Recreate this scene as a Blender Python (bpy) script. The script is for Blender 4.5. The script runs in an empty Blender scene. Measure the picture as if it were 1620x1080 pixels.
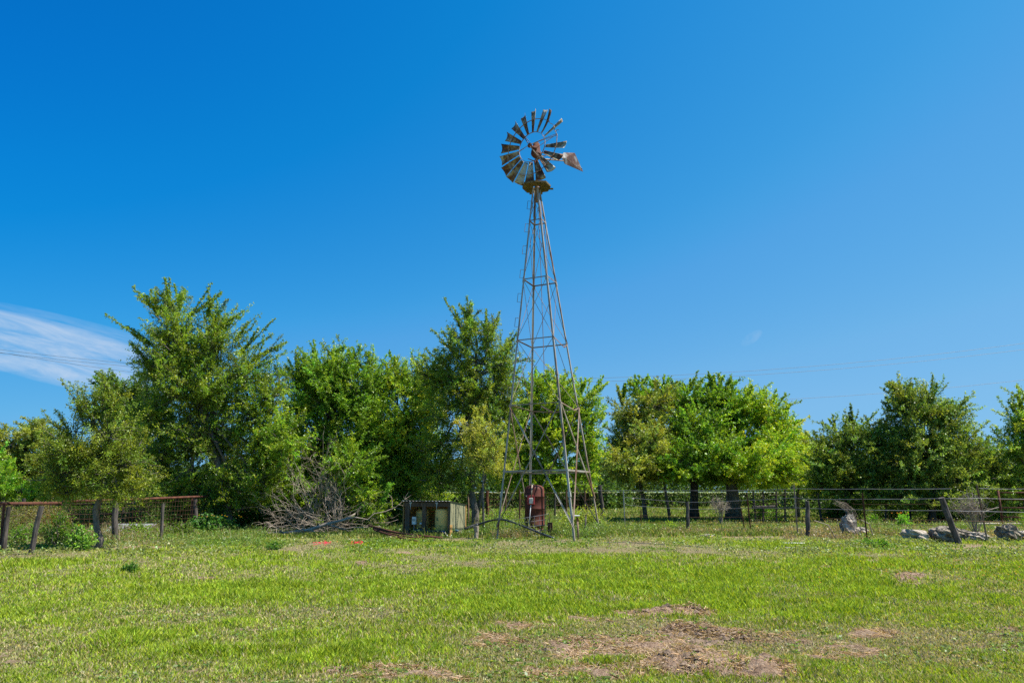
import bpy, math, random
import numpy as np
rng = np.random.default_rng(7); random.seed(7)
R = math.radians
S = bpy.context.scene
COL = S.collection
# ------------------------------------------------------------------ camera, sky, sun
H = 1.45; F = 1080.0; PITCH = R(12.38); YC = 540.0
cam_d = bpy.data.cameras.new('camera'); cam = bpy.data.objects.new('camera', cam_d); COL.objects.link(cam)
cam_d.sensor_width = 36; cam_d.lens = 24; cam_d.clip_end = 3000; cam_d.clip_start = .05
cam.location = (0, 0, H); cam.rotation_euler = (math.pi/2 + PITCH, 0, 0); S.camera = cam
SUN_EL = R(60); SUN_AZ = R(97)      # azimuth from +Y towards +X
sd = np.array([math.sin(SUN_AZ)*math.cos(SUN_EL), math.cos(SUN_AZ)*math.cos(SUN_EL), math.sin(SUN_EL)])
sl = bpy.data.lights.new('sun', 'SUN'); sl.energy = 4.8; sl.angle = R(.53); sl.color = (1, .95, .87)
so = bpy.data.objects.new('sun', sl); COL.objects.link(so)
import mathutils
so.rotation_euler = mathutils.Vector(sd).to_track_quat('Z', 'Y').to_euler(); so.location = (10, 10, 30)
S.view_settings.view_transform = 'Standard'; S.view_settings.look = 'None'; S.view_settings.exposure = 0.9; S.view_settings.gamma = 1
S.cycles.max_bounces = 8; S.cycles.transparent_max_bounces = 8; S.cycles.use_denoising = False
W = bpy.data.worlds.new('World'); S.world = W; W.use_nodes = True
nt = W.node_tree; nt.nodes.clear(); N = nt.nodes.new; L = nt.links.new
out = N('ShaderNodeOutputWorld'); bg = N('ShaderNodeBackground'); sky = N('ShaderNodeTexSky')
sky.sky_type = 'NISHITA'; sky.sun_disc = False; sky.sun_elevation = SUN_EL; sky.sun_rotation = SUN_AZ
sky.air_density = 1.0; sky.dust_density = .15; sky.ozone_density = 4.0; sky.altitude = 200
hs = N('ShaderNodeHueSaturation'); hs.inputs['Saturation'].default_value = 1.25; hs.inputs['Hue'].default_value = .493
L(sky.outputs[0], hs.inputs['Color'])
# thin cirrus low on the left, as a wispy noise in direction space (u = x/y, w = z/y)
tc = N('ShaderNodeTexCoord'); sp = N('ShaderNodeSeparateXYZ'); L(tc.outputs['Generated'], sp.inputs[0])
def m(op, a, b=None, c=None, clamp=False):
    n = N('ShaderNodeMath'); n.operation = op; n.use_clamp = clamp
    for i, v in enumerate((a, b, c)):
        if v is None: continue
        if hasattr(v, 'node'): L(v, n.inputs[i])
        else: n.inputs[i].default_value = v
    return n.outputs[0]
ys = m('MAXIMUM', sp.outputs[1], .05); u = m('DIVIDE', sp.outputs[0], ys); w = m('DIVIDE', sp.outputs[2], ys)
def cloud(u0, w0, ru, rw, ang, amp, seed, scale=(5, 26)):
    ca, sa = math.cos(ang), math.sin(ang)
    du = m('SUBTRACT', u, u0); dw = m('SUBTRACT', w, w0)
    a = m('ADD', m('MULTIPLY', du, ca), m('MULTIPLY', dw, sa)); b = m('SUBTRACT', m('MULTIPLY', dw, ca), m('MULTIPLY', du, sa))
    r = m('ADD', m('POWER', m('ABSOLUTE', m('DIVIDE', a, ru)), 2.0), m('POWER', m('ABSOLUTE', m('DIVIDE', b, rw)), 2.0))
    fall = m('SUBTRACT', 1.0, r, clamp=True)
    cb = N('ShaderNodeCombineXYZ'); L(m('MULTIPLY', a, scale[0]), cb.inputs[0]); L(m('MULTIPLY', b, scale[1]), cb.inputs[1]); cb.inputs[2].default_value = seed
    no = N('ShaderNodeTexNoise'); no.inputs['Scale'].default_value = 1.0; no.inputs['Detail'].default_value = 9; no.inputs['Roughness'].default_value = .68; no.inputs['Distortion'].default_value = .45
    L(cb.outputs[0], no.inputs['Vector'])
    k = m('MULTIPLY', m('SUBTRACT', no.outputs[0], .30), 2.6, clamp=True)
    return m('MULTIPLY', m('MULTIPLY', k, m('SQRT', fall)), amp, clamp=True)
c1 = cloud(-.70, .206, .25, .046, -.25, .85, 1.0, (7, 46))
c2 = cloud(-.66, .238, .20, .018, -.24, .30, 4.0, (6, 50))
c3 = cloud(-.80, .195, .10, .020, -.1, .35, 9.0)
c4 = cloud(.36, .225, .02, .008, .6, .18, 12.0, (30, 60))
cm = m('MINIMUM', m('ADD', m('ADD', c1, c2), m('ADD', c3, c4)), .9)
# deep azure response of the clear sky, per channel, deeper towards the west (-X) side away from the sun
KS = .1437/2; sr = N('ShaderNodeSeparateColor'); L(hs.outputs[0], sr.inputs[0]); cc_ = N('ShaderNodeCombineColor')
for ch, (fx, pts_) in enumerate(((.85, [(0,0),(.023,.001),(.046,.004),(.073,.025),(.10,.045),(.134,.085),(.28,.165),(.47,.21),(2,.34)]), (.42, [(0,0),(.146,.165),(.19,.222),(.25,.275),(.34,.35),(.45,.40),(.58,.455),(.8,.50),(2,.64)]),
        (.15, [(0,0),(.42,.60),(.5,.67),(.6,.72),(.7,.77),(.85,.80),(1,.83),(2,.92)]))):
    fc = N('ShaderNodeFloatCurve'); cv = fc.mapping.curves[0]
    while len(cv.points) < len(pts_): cv.points.new(.5, .5)
    for pt_, (a_, b_) in zip(cv.points, pts_): pt_.location = (a_/2, b_/2); pt_.handle_type = 'VECTOR'
    fc.mapping.update(); L(m('MULTIPLY', m('MULTIPLY', sr.outputs[ch], KS), m('ADD', 1.0, m('MULTIPLY', sp.outputs[0], fx))), fc.inputs['Value']); L(m('DIVIDE', fc.outputs[0], KS), cc_.inputs[ch])
mx = N('ShaderNodeMixRGB'); L(cm, mx.inputs[0]); L(cc_.outputs[0], mx.inputs[1]); mx.inputs[2].default_value = (4.3, 5.0, 6.0, 1)
L(mx.outputs[0], bg.inputs['Color']); bg.inputs['Strength'].default_value = .077; L(bg.outputs[0], out.inputs[0])

# ------------------------------------------------------------------ helpers
def tag(o, label=None, cat=None, group=None, kind=None):
    if label: o['label'] = label
    if cat: o['category'] = cat
    if group: o['group'] = group
    if kind: o['kind'] = kind
    return o
def empty(name, loc, label=None, cat=None, group=None):
    o = bpy.data.objects.new(name, None); COL.objects.link(o); o.location = loc; o.empty_display_size = .2
    return tag(o, label, cat, group)
def ray(px, py):
    v = (YC - py)/F; return np.array([(px-810)/F, math.cos(PITCH) - v*math.sin(PITCH), math.sin(PITCH) + v*math.cos(PITCH)])
def at(px, py, Y):
    d = ray(px, py); return np.array([0, 0, H]) + d*(Y/d[1])
def project(x, y, z):
    z = z - H; dep = y*math.cos(PITCH) + z*math.sin(PITCH); up = z*math.cos(PITCH) - y*math.sin(PITCH)
    dep = np.maximum(dep, .1)
    return 810 + F*x/dep, YC - F*up/dep
def hsh(ix, iy, s):
    h = (ix.astype(np.int64)*374761393 + iy.astype(np.int64)*668265263 + s*1442695041) & 0x7fffffff
    h = ((h ^ (h >> 13))*1274126177) & 0x7fffffff
    return ((h ^ (h >> 16)) & 0xffff)/65535.0
def vnoise(x, y, s=0):
    x = np.asarray(x, float); y = np.asarray(y, float)
    ix = np.floor(x).astype(int); iy = np.floor(y).astype(int); fx = x-ix; fy = y-iy
    fx = fx*fx*(3-2*fx); fy = fy*fy*(3-2*fy)
    return (hsh(ix, iy, s)*(1-fx)+hsh(ix+1, iy, s)*fx)*(1-fy) + (hsh(ix, iy+1, s)*(1-fx)+hsh(ix+1, iy+1, s)*fx)*fy
def fbm(x, y, s=0, o=4):
    a = 0; amp = .5; t = 0
    for i in range(o):
        a = a + amp*vnoise(x*2**i, y*2**i, s+i*7); t += amp; amp *= .5
    return a/t
# bare patches of the lawn: centre and radii measured in the picture, laid on the ground
PATCH = [(985,1026,105,24,1.15),(1060,969,80,5,1.15),(930,980,70,4,.8),(1120,1003,90,8,1.1),(1190,1062,75,16,1.25),(1080,1052,60,22,1.2),(1000,1064,90,12,.95),(780,1012,48,10,.75),(95,1046,110,12,.55),
 (1437,912,26,5,1.25),(1440,922,24,3,1.0),(328,912,18,3,1.1),(285,916,12,3,1.0),(215,909,10,2.5,1.1),(690,940,45,7,.55),(712,914,60,7,.5),(1330,1030,60,12,.6),(1180,846,110,5,.85),
 (1330,852,80,5,.8),(1560,866,80,5,.6),(215,868,60,5,.7),(572,888,8,2.5,1.2),(640,873,12,2,.9),(620,1062,110,14,.6),(900,1062,60,12,.55),(1010,856,50,4,.5),(1220,1015,60,10,.5),(1100,884,9,2,1),(1140,884,9,2,1),(1305,896,10,2,1),(1380,889,14,2.5,1),(1380,1000,50,8,.45),
 (830,990,50,6,.5),(1590,1000,40,8,.5),(520,1010,90,9,.35),(430,1000,60,7,.35),(1100,1040,60,14,.8)]
def dirt(x, y):
    px, py = project(x, y, np.zeros_like(x))
    n1 = fbm(x*1.3, y*1.3, 3, 5); n2 = fbm(x*7, y*7, 11, 4)
    d = np.zeros_like(x)
    for (cx, cy, rx, ry, s) in PATCH:
        r2 = ((px-cx)/rx)**2 + ((py-cy)/ry)**2
        d = np.maximum(d, s*np.clip(1.35 - r2*.7, 0, 1))
    d = d + (n1-.5)*1.1 + (n2-.5)*1.3
    return np.clip((d-.43)*3.0, 0, 1)
def dry(x, y):
    px, py = project(x, y, np.zeros_like(x))
    b = .24 + .38*np.clip((py-958)/45, 0, 1) + .10*np.clip((882-py)/14, 0, 1)*(py > 840) + .14*np.clip((1000-px)/1000, 0, 1)*np.clip((905-py)/20, 0, 1)
    b = b - .12*np.exp(-((px-700)/420)**2)*(np.abs(py-915) < 45)
    b = b + np.where((y > 29.5), -.05, 0) + np.where((x < -13) & (y > 17) & (y < 45), .55, 0)
    return np.clip(b + (fbm(x*.55, y*.55, 21, 4)-.5)*1.5 + (fbm(x*2.6, y*2.6, 31, 3)-.5)*.7, 0, 1)
def gh(x, y):
    x = np.asarray(x, float); y = np.asarray(y, float)
    near = np.clip(1-(y-60)/40, 0, 1)
    h = ((vnoise(x*.18, y*.18, 5)-.5)*.12 + (vnoise(x*.7, y*.7, 6)-.5)*.05)*near
    if np.any((y > 5) & (y < 10)):
        for (c_, sx_, sy_, hh_) in PILES: h = h + hh_*np.exp(-((x-c_[0])/sx_)**2-((y-c_[1])/sy_)**2)*(.6+.8*vnoise(x*9, y*9, 201))
    return h
def _g0(px, py):
    d = ray(px, py); return np.array([0, 0, H]) + d*(-H/d[2])
PILES = [(_g0(p_[0], p_[1]), *p_[2:]) for p_ in [(1080,1046,.26,.20,.11),(1105,1066,.2,.16,.07),(1060,1062,.2,.12,.07),(1165,1058,.24,.16,.07),(1225,1062,.26,.16,.07),(1200,1072,.3,.12,.06),(1085,1000,.26,.10,.10),(1130,1004,.33,.12,.07),(1190,1008,.3,.1,.05),(1090,967,.25,.08,.09),(1050,969,.35,.08,.06),(905,1015,.25,.2,.04),(960,1050,.3,.15,.04)]]
def gnd(px, py):
    d = ray(px, py); z = 0.
    for _ in range(6):
        p = np.array([0, 0, H]) + d*((z-H)/d[2]); z = float(gh(p[0], p[1]))
    p[2] = z; return p
def onground(px, Y):        # ground point at depth Y under picture column px
    x = (px-810)/F*(Y*math.cos(PITCH) - H*math.sin(PITCH)); return np.array([x, Y, float(gh(x, Y))])

# ---- materials
def newmat(name):
    mt = bpy.data.materials.new(name); mt.use_nodes = True; t = mt.node_tree; b = t.nodes['Principled BSDF']; return mt, t, b
def noise_mat(name, cols, scale=8, rough=.8, metal=0, detail=8, stretch=(1,1,1), bump=.3, bscale=40, spec=.3, stops=None, dist=0.01):
    mt, t, b = newmat(name); n = t.nodes.new; l = t.links.new
    tc = n('ShaderNodeTexCoord'); mp = n('ShaderNodeMapping'); mp.inputs['Scale'].default_value = stretch; l(tc.outputs['Object'], mp.inputs[0])
    no = n('ShaderNodeTexNoise'); no.inputs['Scale'].default_value = scale; no.inputs['Detail'].default_value = detail; no.inputs['Roughness'].default_value = .65; l(mp.outputs[0], no.inputs[0])
    cr = n('ShaderNodeValToRGB'); e = cr.color_ramp.elements
    k = len(cols); stops = stops or [.3 + .4*i/(k-1) for i in range(k)]
    while len(e) < k: e.new(.5)
    for i in range(k): e[i].position = stops[i]; e[i].color = (*cols[i], 1)
    l(no.outputs[0], cr.inputs[0]); l(cr.outputs[0], b.inputs['Base Color'])
    b.inputs['Roughness'].default_value = rough; b.inputs['Metallic'].default_value = metal; b.inputs['Specular IOR Level'].default_value = spec
    if bump:
        n2 = n('ShaderNodeTexNoise'); n2.inputs['Scale'].default_value = bscale; n2.inputs['Detail'].default_value = 6; l(mp.outputs[0], n2.inputs[0])
        bp = n('ShaderNodeBump'); bp.inputs['Strength'].default_value = bump; bp.inputs['Distance'].default_value = dist; l(n2.outputs[0], bp.inputs['Height']); l(bp.outputs[0], b.inputs['Normal'])
    return mt
def leaf_mat(name, trans=.35, rough=.5, spec=.35):
    mt, t, b = newmat(name); n = t.nodes.new; l = t.links.new
    at_ = n('ShaderNodeAttribute'); at_.attribute_name = 'col'
    l(at_.outputs['Color'], b.inputs['Base Color']); b.inputs['Roughness'].default_value = rough; b.inputs['Specular IOR Level'].default_value = spec
    tr = n('ShaderNodeBsdfTranslucent'); mu = n('ShaderNodeMixRGB'); mu.blend_type = 'MULTIPLY'; mu.inputs[0].default_value = 1; mu.inputs[2].default_value = (1.25, 1.2, .55, 1)
    l(at_.outputs['Color'], mu.inputs[1]); l(mu.outputs[0], tr.inputs[0])
    mi = n('ShaderNodeMixShader'); mi.inputs[0].default_value = trans; l(b.outputs[0], mi.inputs[1]); l(tr.outputs[0], mi.inputs[2]); l(mi.outputs[0], t.nodes['Material Output'].inputs[0])
    return mt
M = {}
M['leaf'] = leaf_mat('leaf_foliage', .48, .42, .45)
M['grass'] = leaf_mat('grass_blades', .35, .6, .2)
M['bark'] = noise_mat('bark', [(.05,.04,.032),(.14,.12,.10),(.24,.215,.185)], 14, .9, stretch=(1,1,.25), bump=.8, bscale=30, dist=.02)
M['bark_dark'] = noise_mat('bark_dark', [(.02,.017,.014),(.06,.05,.042),(.13,.11,.095)], 12, .95, stretch=(1,1,.2), bump=.9, bscale=26, dist=.03)
M['dead'] = noise_mat('dead_wood', [(.15,.12,.088),(.29,.235,.18),(.42,.355,.28)], 9, .9, bump=.3)
M['weathered'] = noise_mat('weathered_post_wood', [(.025,.021,.018),(.075,.064,.056),(.15,.135,.12)], 6, .9, stretch=(3,3,.35), bump=.8, bscale=25)
M['rust'] = noise_mat('rusty_pipe', [(.045,.02,.014),(.10,.036,.022),(.16,.065,.035)], 7, .85, bump=.5)
M['rust_tank'] = noise_mat('rusty_tank_paint', [(.05,.014,.010),(.105,.026,.016),(.17,.055,.032)], 3.2, .7, stretch=(1,1,.5), bump=.25, spec=.3)
M['steel'] = noise_mat('galvanised_angle_steel', [(.18,.10,.06),(.32,.26,.20),(.40,.38,.34)], .9, .55, .25, detail=4, stretch=(1,1,.6), bump=.1, stops=[.36,.46,.60])
M['steel_rust'] = noise_mat('rusted_angle_steel', [(.12,.055,.032),(.26,.17,.12),(.36,.31,.26)], 1.2, .7, .15, stretch=(1,1,.6), bump=.25, stops=[.33,.5,.68])
M['wire'] = noise_mat('galvanised_wire', [(.16,.14,.13),(.34,.33,.35)], 3, .5, .4, bump=0)
M['wire_rust'] = noise_mat('rusted_wire', [(.07,.035,.022),(.17,.09,.055)], 3, .7, .2, bump=0)
M['cable'] = noise_mat('power_cable', [(.10,.10,.11),(.17,.17,.18)], 1, .6, .2, bump=0)
M['board'] = noise_mat('mossy_platform_board', [(.045,.035,.015),(.12,.09,.035),(.22,.14,.06)], 4, .9, stretch=(1,3,1), bump=.6, bscale=20)
M['shedwood'] = noise_mat('dark_shed_timber', [(.040,.026,.018),(.10,.068,.045),(.17,.12,.085)], 5, .9, stretch=(2,2,.4), bump=.5)
M['plank'] = noise_mat('raw_plank', [(.22,.11,.032),(.42,.24,.08),(.52,.32,.12)], 3, .8, stretch=(.6,.6,5), bump=.4)
M['panel'] = noise_mat('olive_painted_panel', [(.20,.195,.105),(.26,.25,.145),(.31,.29,.17)], 5, .75, bump=.15)
M['tin'] = noise_mat('corrugated_tin', [(.20,.12,.07),(.38,.39,.40),(.52,.54,.56)], 4, .45, .5, bump=.1)
M['beige'] = noise_mat('beige_tank_shell', [(.80,.50,.15),(.85,.56,.18),(.88,.62,.23)], 2.5, .55, bump=.05)
M['green_ink'] = noise_mat('green_decal', [(.05,.12,.06),(.08,.17,.09)], 10, .6, bump=0)
M['grey_box'] = noise_mat('grey_meter_box', [(.30,.31,.29),(.42,.43,.40)], 8, .5, bump=.05)
M['white_plastic'] = noise_mat('white_plastic', [(.60,.60,.57),(.74,.74,.72)], 8, .5, bump=.05)
M['red_paint'] = noise_mat('faded_red_paint', [(.30,.03,.035),(.45,.06,.06)], 9, .6, bump=.05)
M['blue_pipe'] = noise_mat('blue_fitting', [(.02,.06,.13),(.05,.12,.24)], 8, .45, bump=0)
M['black'] = noise_mat('black_poly_pipe', [(.012,.014,.018),(.04,.045,.055)], 4, .35, bump=0, spec=.5)
M['copper'] = noise_mat('brass_fitting', [(.22,.10,.04),(.36,.18,.07)], 8, .45, .5, bump=0)
M['rock'] = noise_mat('limestone', [(.13,.11,.085),(.36,.305,.235),(.56,.49,.39)], 7, .95, bump=1, bscale=14, dist=.05, stops=[.36,.5,.66])
M['rock_dark'] = noise_mat('lichened_limestone', [(.07,.058,.045),(.22,.185,.135),(.42,.36,.27)], 9, .95, bump=1, bscale=14, dist=.06, stops=[.38,.5,.68])
M['concrete'] = noise_mat('pale_concrete', [(.42,.37,.31),(.56,.51,.44)], 6, .9, bump=.2)
M['soil'] = noise_mat('dry_soil', [(.11,.075,.05),(.20,.14,.095),(.32,.235,.165)], 12, 1, bump=.8, bscale=50, dist=.02)
M['vane'] = noise_mat('tail_vane_sheet', [(.06,.025,.014),(.12,.06,.034),(.22,.21,.20)], 2.2, .55, .3, bump=.2, stops=[.38,.5,.58])
M['sail'] = noise_mat('weathered_sail_sheet', [(.05,.022,.012),(.15,.065,.025),(.27,.22,.12),(.42,.43,.38)], 1.9, .5, .25, detail=4, bump=.15, bscale=10, stops=[.36,.45,.52,.60])
M['hood'] = noise_mat('rusty_gear_hood', [(.04,.012,.007),(.11,.032,.014),(.19,.07,.028)], 2.2, .8, bump=.4)
M['flower_red'] = leaf_mat('crimson_petals', .25, .6)

# ---- mesh building
class MB:
    def __init__(s): s.v = []; s.f = []
    def add(s, vs, fs):
        o = len(s.v); s.v += [tuple(map(float, p)) for p in vs]; s.f += [tuple(i+o for i in f) for f in fs]; return s
    def box(s, c, size, ax=None, bev=0):
        c = np.array(c, float); ax = np.eye(3) if ax is None else np.array(ax, float); h = np.array(size)/2.
        if bev <= 0:
            vs = [c + ax[0]*h[0]*i + ax[1]*h[1]*j + ax[2]*h[2]*k for k in (-1,1) for j in (-1,1) for i in (-1,1)]
            return s.add(vs, [(0,2,3,1),(4,5,7,6),(0,1,5,4),(2,6,7,3),(0,4,6,2),(1,3,7,5)])
        b = min(bev, h.min()*.9); vs = []
        for z, e in ((-h[2], b), (-h[2]+b, 0), (h[2]-b, 0), (h[2], b)):
            x, y = h[0]-e, h[1]-e; q = b
            for a, d in ((x-q,-y),(x,-y+q),(x,y-q),(x-q,y),(-x+q,y),(-x,y-q),(-x,-y+q),(-x+q,-y)): vs.append(c+ax[0]*a+ax[1]*d+ax[2]*z)
        fs = [tuple(reversed(range(8))), tuple(range(24, 32))]
        for r in range(3):
            for i in range(8): j = (i+1) % 8; fs.append((r*8+i, r*8+j, r*8+8+j, r*8+8+i))
        return s.add(vs, fs)
    def tube(s, pts, rad, n=6, cap=True, jit=0):
        pts = [np.array(p, float) for p in pts]; k = len(pts); rad = [rad]*k if np.isscalar(rad) else rad
        o = len(s.v); up = None
        for i, p in enumerate(pts):
            t = pts[min(i+1, k-1)]-pts[max(i-1, 0)]; t = t/(np.linalg.norm(t)+1e-9)
            if up is None: up = np.array([0,0,1.]) if abs(t[2]) < .9 else np.array([1.,0,0])
            a = np.cross(t, up); a /= np.linalg.norm(a)+1e-9; b = np.cross(a, t); up = b
            for j in range(n):
                th = 2*math.pi*j/n; r = rad[i]*(1+(random.random()-.5)*jit)
                s.v.append(tuple(p + a*r*math.cos(th) + b*r*math.sin(th)))
        for i in range(k-1):
            for j in range(n):
                q = (j+1) % n; s.f.append((o+i*n+j, o+i*n+q, o+(i+1)*n+q, o+(i+1)*n+j))
        if cap: s.f.append(tuple(o+j for j in reversed(range(n)))); s.f.append(tuple(o+(k-1)*n+j for j in range(n)))
        return s
    def angle(s, a, b, wd, th=.006, n1=None):
        # an L-section bar from a to b, corner along the line, flanges towards n1 and its perpendicular
        a = np.array(a, float); b = np.array(b, float); t = (b-a)/np.linalg.norm(b-a)
        n1 = np.array([1,0,0.]) if n1 is None else np.array(n1, float); n1 = n1 - t*n1.dot(t); n1 /= np.linalg.norm(n1); n2 = np.cross(t, n1)
        pr = [(0,0),(wd,0),(wd,th),(th,th),(th,wd),(0,wd)]
        vs = [e + n1*p + n2*q for e in (a, b) for p, q in pr]
        fs = [(i, (i+1) % 6, 6+(i+1) % 6, 6+i) for i in range(6)] + [(5,4,3,2,1,0), (6,7,8,9,10,11)]
        return s.add(vs, fs)
    def lathe(s, c, prof, n=32, ax=None):
        c = np.array(c, float); ax = np.eye(3) if ax is None else ax; o = len(s.v); k = len(prof)
        for r, z in prof:
            for j in range(n):
                th = 2*math.pi*j/n; s.v.append(tuple(c + ax[0]*r*math.cos(th) + ax[1]*r*math.sin(th) + ax[2]*z))
        for i in range(k-1):
            for j in range(n): q = (j+1) % n; s.f.append((o+i*n+j, o+i*n+q, o+(i+1)*n+q, o+(i+1)*n+j))
        s.f.append(tuple(o+j for j in reversed(range(n)))); s.f.append(tuple(o+(k-1)*n+j for j in range(n)))
        return s
    def poly(s, pts, ext):      # closed prism: polygon extruded by vector ext
        k = len(pts); ext = np.array(ext, float); vs = [np.array(p, float) for p in pts] + [np.array(p, float)+ext for p in pts]
        return s.add(vs, [tuple(reversed(range(k))), tuple(range(k, 2*k))] + [(i, (i+1) % k, k+(i+1) % k, k+i) for i in range(k)])
    def build(s, name, mat, parent=None, smooth=False, origin=None):
        org = np.array(wloc(parent)) if parent else (np.array(origin) if origin is not None else np.array(s.v[0]))
        me = bpy.data.meshes.new(name); me.from_pydata([tuple(np.array(p)-org) for p in s.v], [], s.f)
        me.materials.append(M[mat] if isinstance(mat, str) else mat)
        if smooth: me.polygons.foreach_set('use_smooth', [True]*len(me.polygons))
        me.validate(); me.update()
        o = bpy.data.objects.new(name, me); COL.objects.link(o)
        if parent: o.parent = parent
        else: o.location = org
        return o
def wloc(o):
    l = np.zeros(3)
    while o is not None: l = l + np.array(o.location); o = o.parent
    return l
def quads(name, P, col, mat, parent=None, origin=(0,0,0)):
    """P (N,k,3) polygons with k corners; col (N,3)."""
    n, k = P.shape[:2]; org = wloc(parent) if parent else np.array(origin, float)
    me = bpy.data.meshes.new(name); V = (P.reshape(-1, 3)-org).astype(np.float32)
    me.vertices.add(n*k); me.vertices.foreach_set('co', V.ravel())
    me.loops.add(n*k); me.loops.foreach_set('vertex_index', np.arange(n*k, dtype=np.int32))
    me.polygons.add(n); me.polygons.foreach_set('loop_start', np.arange(0, n*k, k, dtype=np.int32))
    at_ = me.attributes.new('col', 'FLOAT_COLOR', 'POINT')
    c = np.ones((n, k, 4), np.float32); c[:, :, :3] = col[:, None, :]; at_.data.foreach_set('color', c.ravel())
    me.materials.append(M[mat]); me.update(calc_edges=True)
    o = bpy.data.objects.new(name, me); COL.objects.link(o)
    if parent: o.parent = parent
    else: o.location = org
    return o
def unit(a): return a/(np.linalg.norm(a, axis=-1, keepdims=True)+1e-9)
def leaf_quads(c, d, size, aspect=.62, up=.5):
    n = len(c); nrm = unit(rng.normal(size=(n, 3)) + np.array([0, 0, up])); d = unit(d + rng.normal(size=(n, 3))*.7)
    sd_ = unit(np.cross(nrm, d)); nrm = np.cross(d, sd_); sz = size[:, None]
    return np.stack([c-d*sz*.5, c+sd_*sz*aspect*.5+nrm*sz*.12-d*sz*.05, c+d*sz*.5, c-sd_*sz*aspect*.5+nrm*sz*.12-d*sz*.05], 1)
def jitcol(base, n, v=.22, hue=.12):
    b = np.array(base); k = np.exp(rng.normal(size=(n, 1))*v); h = rng.normal(size=(n, 1))*hue
    return np.clip(b*k*np.concatenate([1+h, 1+h*.2, 1-h*.5], 1), .003, .9)
def tubes_np(name, PL, RD, mat, parent, sides=4, extra=None):
    """many polylines PL (N,K,3) with radii RD (N,K) in one mesh; extra = MB merged in."""
    n, k = PL.shape[:2]; t = unit(np.gradient(PL, axis=1)); ref = np.where(np.abs(t[..., 2:3]) > .9, np.array([1., 0, 0]), np.array([0, 0, 1.]))
    a = unit(np.cross(t, ref)); b = np.cross(a, t); th = np.arange(sides)*2*math.pi/sides
    V = PL[:, :, None, :] + RD[:, :, None, None]*(a[:, :, None, :]*np.cos(th)[None, None, :, None] + b[:, :, None, :]*np.sin(th)[None, None, :, None])
    idx = np.arange(n*k*sides).reshape(n, k, sides); nx = np.roll(idx, -1, axis=2)
    Fq = np.stack([idx[:, :-1], nx[:, :-1], nx[:, 1:], idx[:, 1:]], -1).reshape(-1, 4)
    V = V.reshape(-1, 3); org = wloc(parent)
    faces = Fq; mv = V
    me = bpy.data.meshes.new(name)
    if extra is not None and extra.v:
        ev = np.array(extra.v); ef = extra.f; off = len(mv); mv = np.concatenate([mv, ev]); tri = [tuple(i+off for i in f) for f in ef]
        me.from_pydata((mv-org).tolist(), [], faces.tolist()+tri)
    else: me.from_pydata((mv-org).tolist(), [], faces.tolist())
    me.materials.append(M[mat]); me.polygons.foreach_set('use_smooth', [True]*len(me.polygons)); me.update()
    o = bpy.data.objects.new(name, me); COL.objects.link(o)
    if parent: o.parent = parent
    return o

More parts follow.
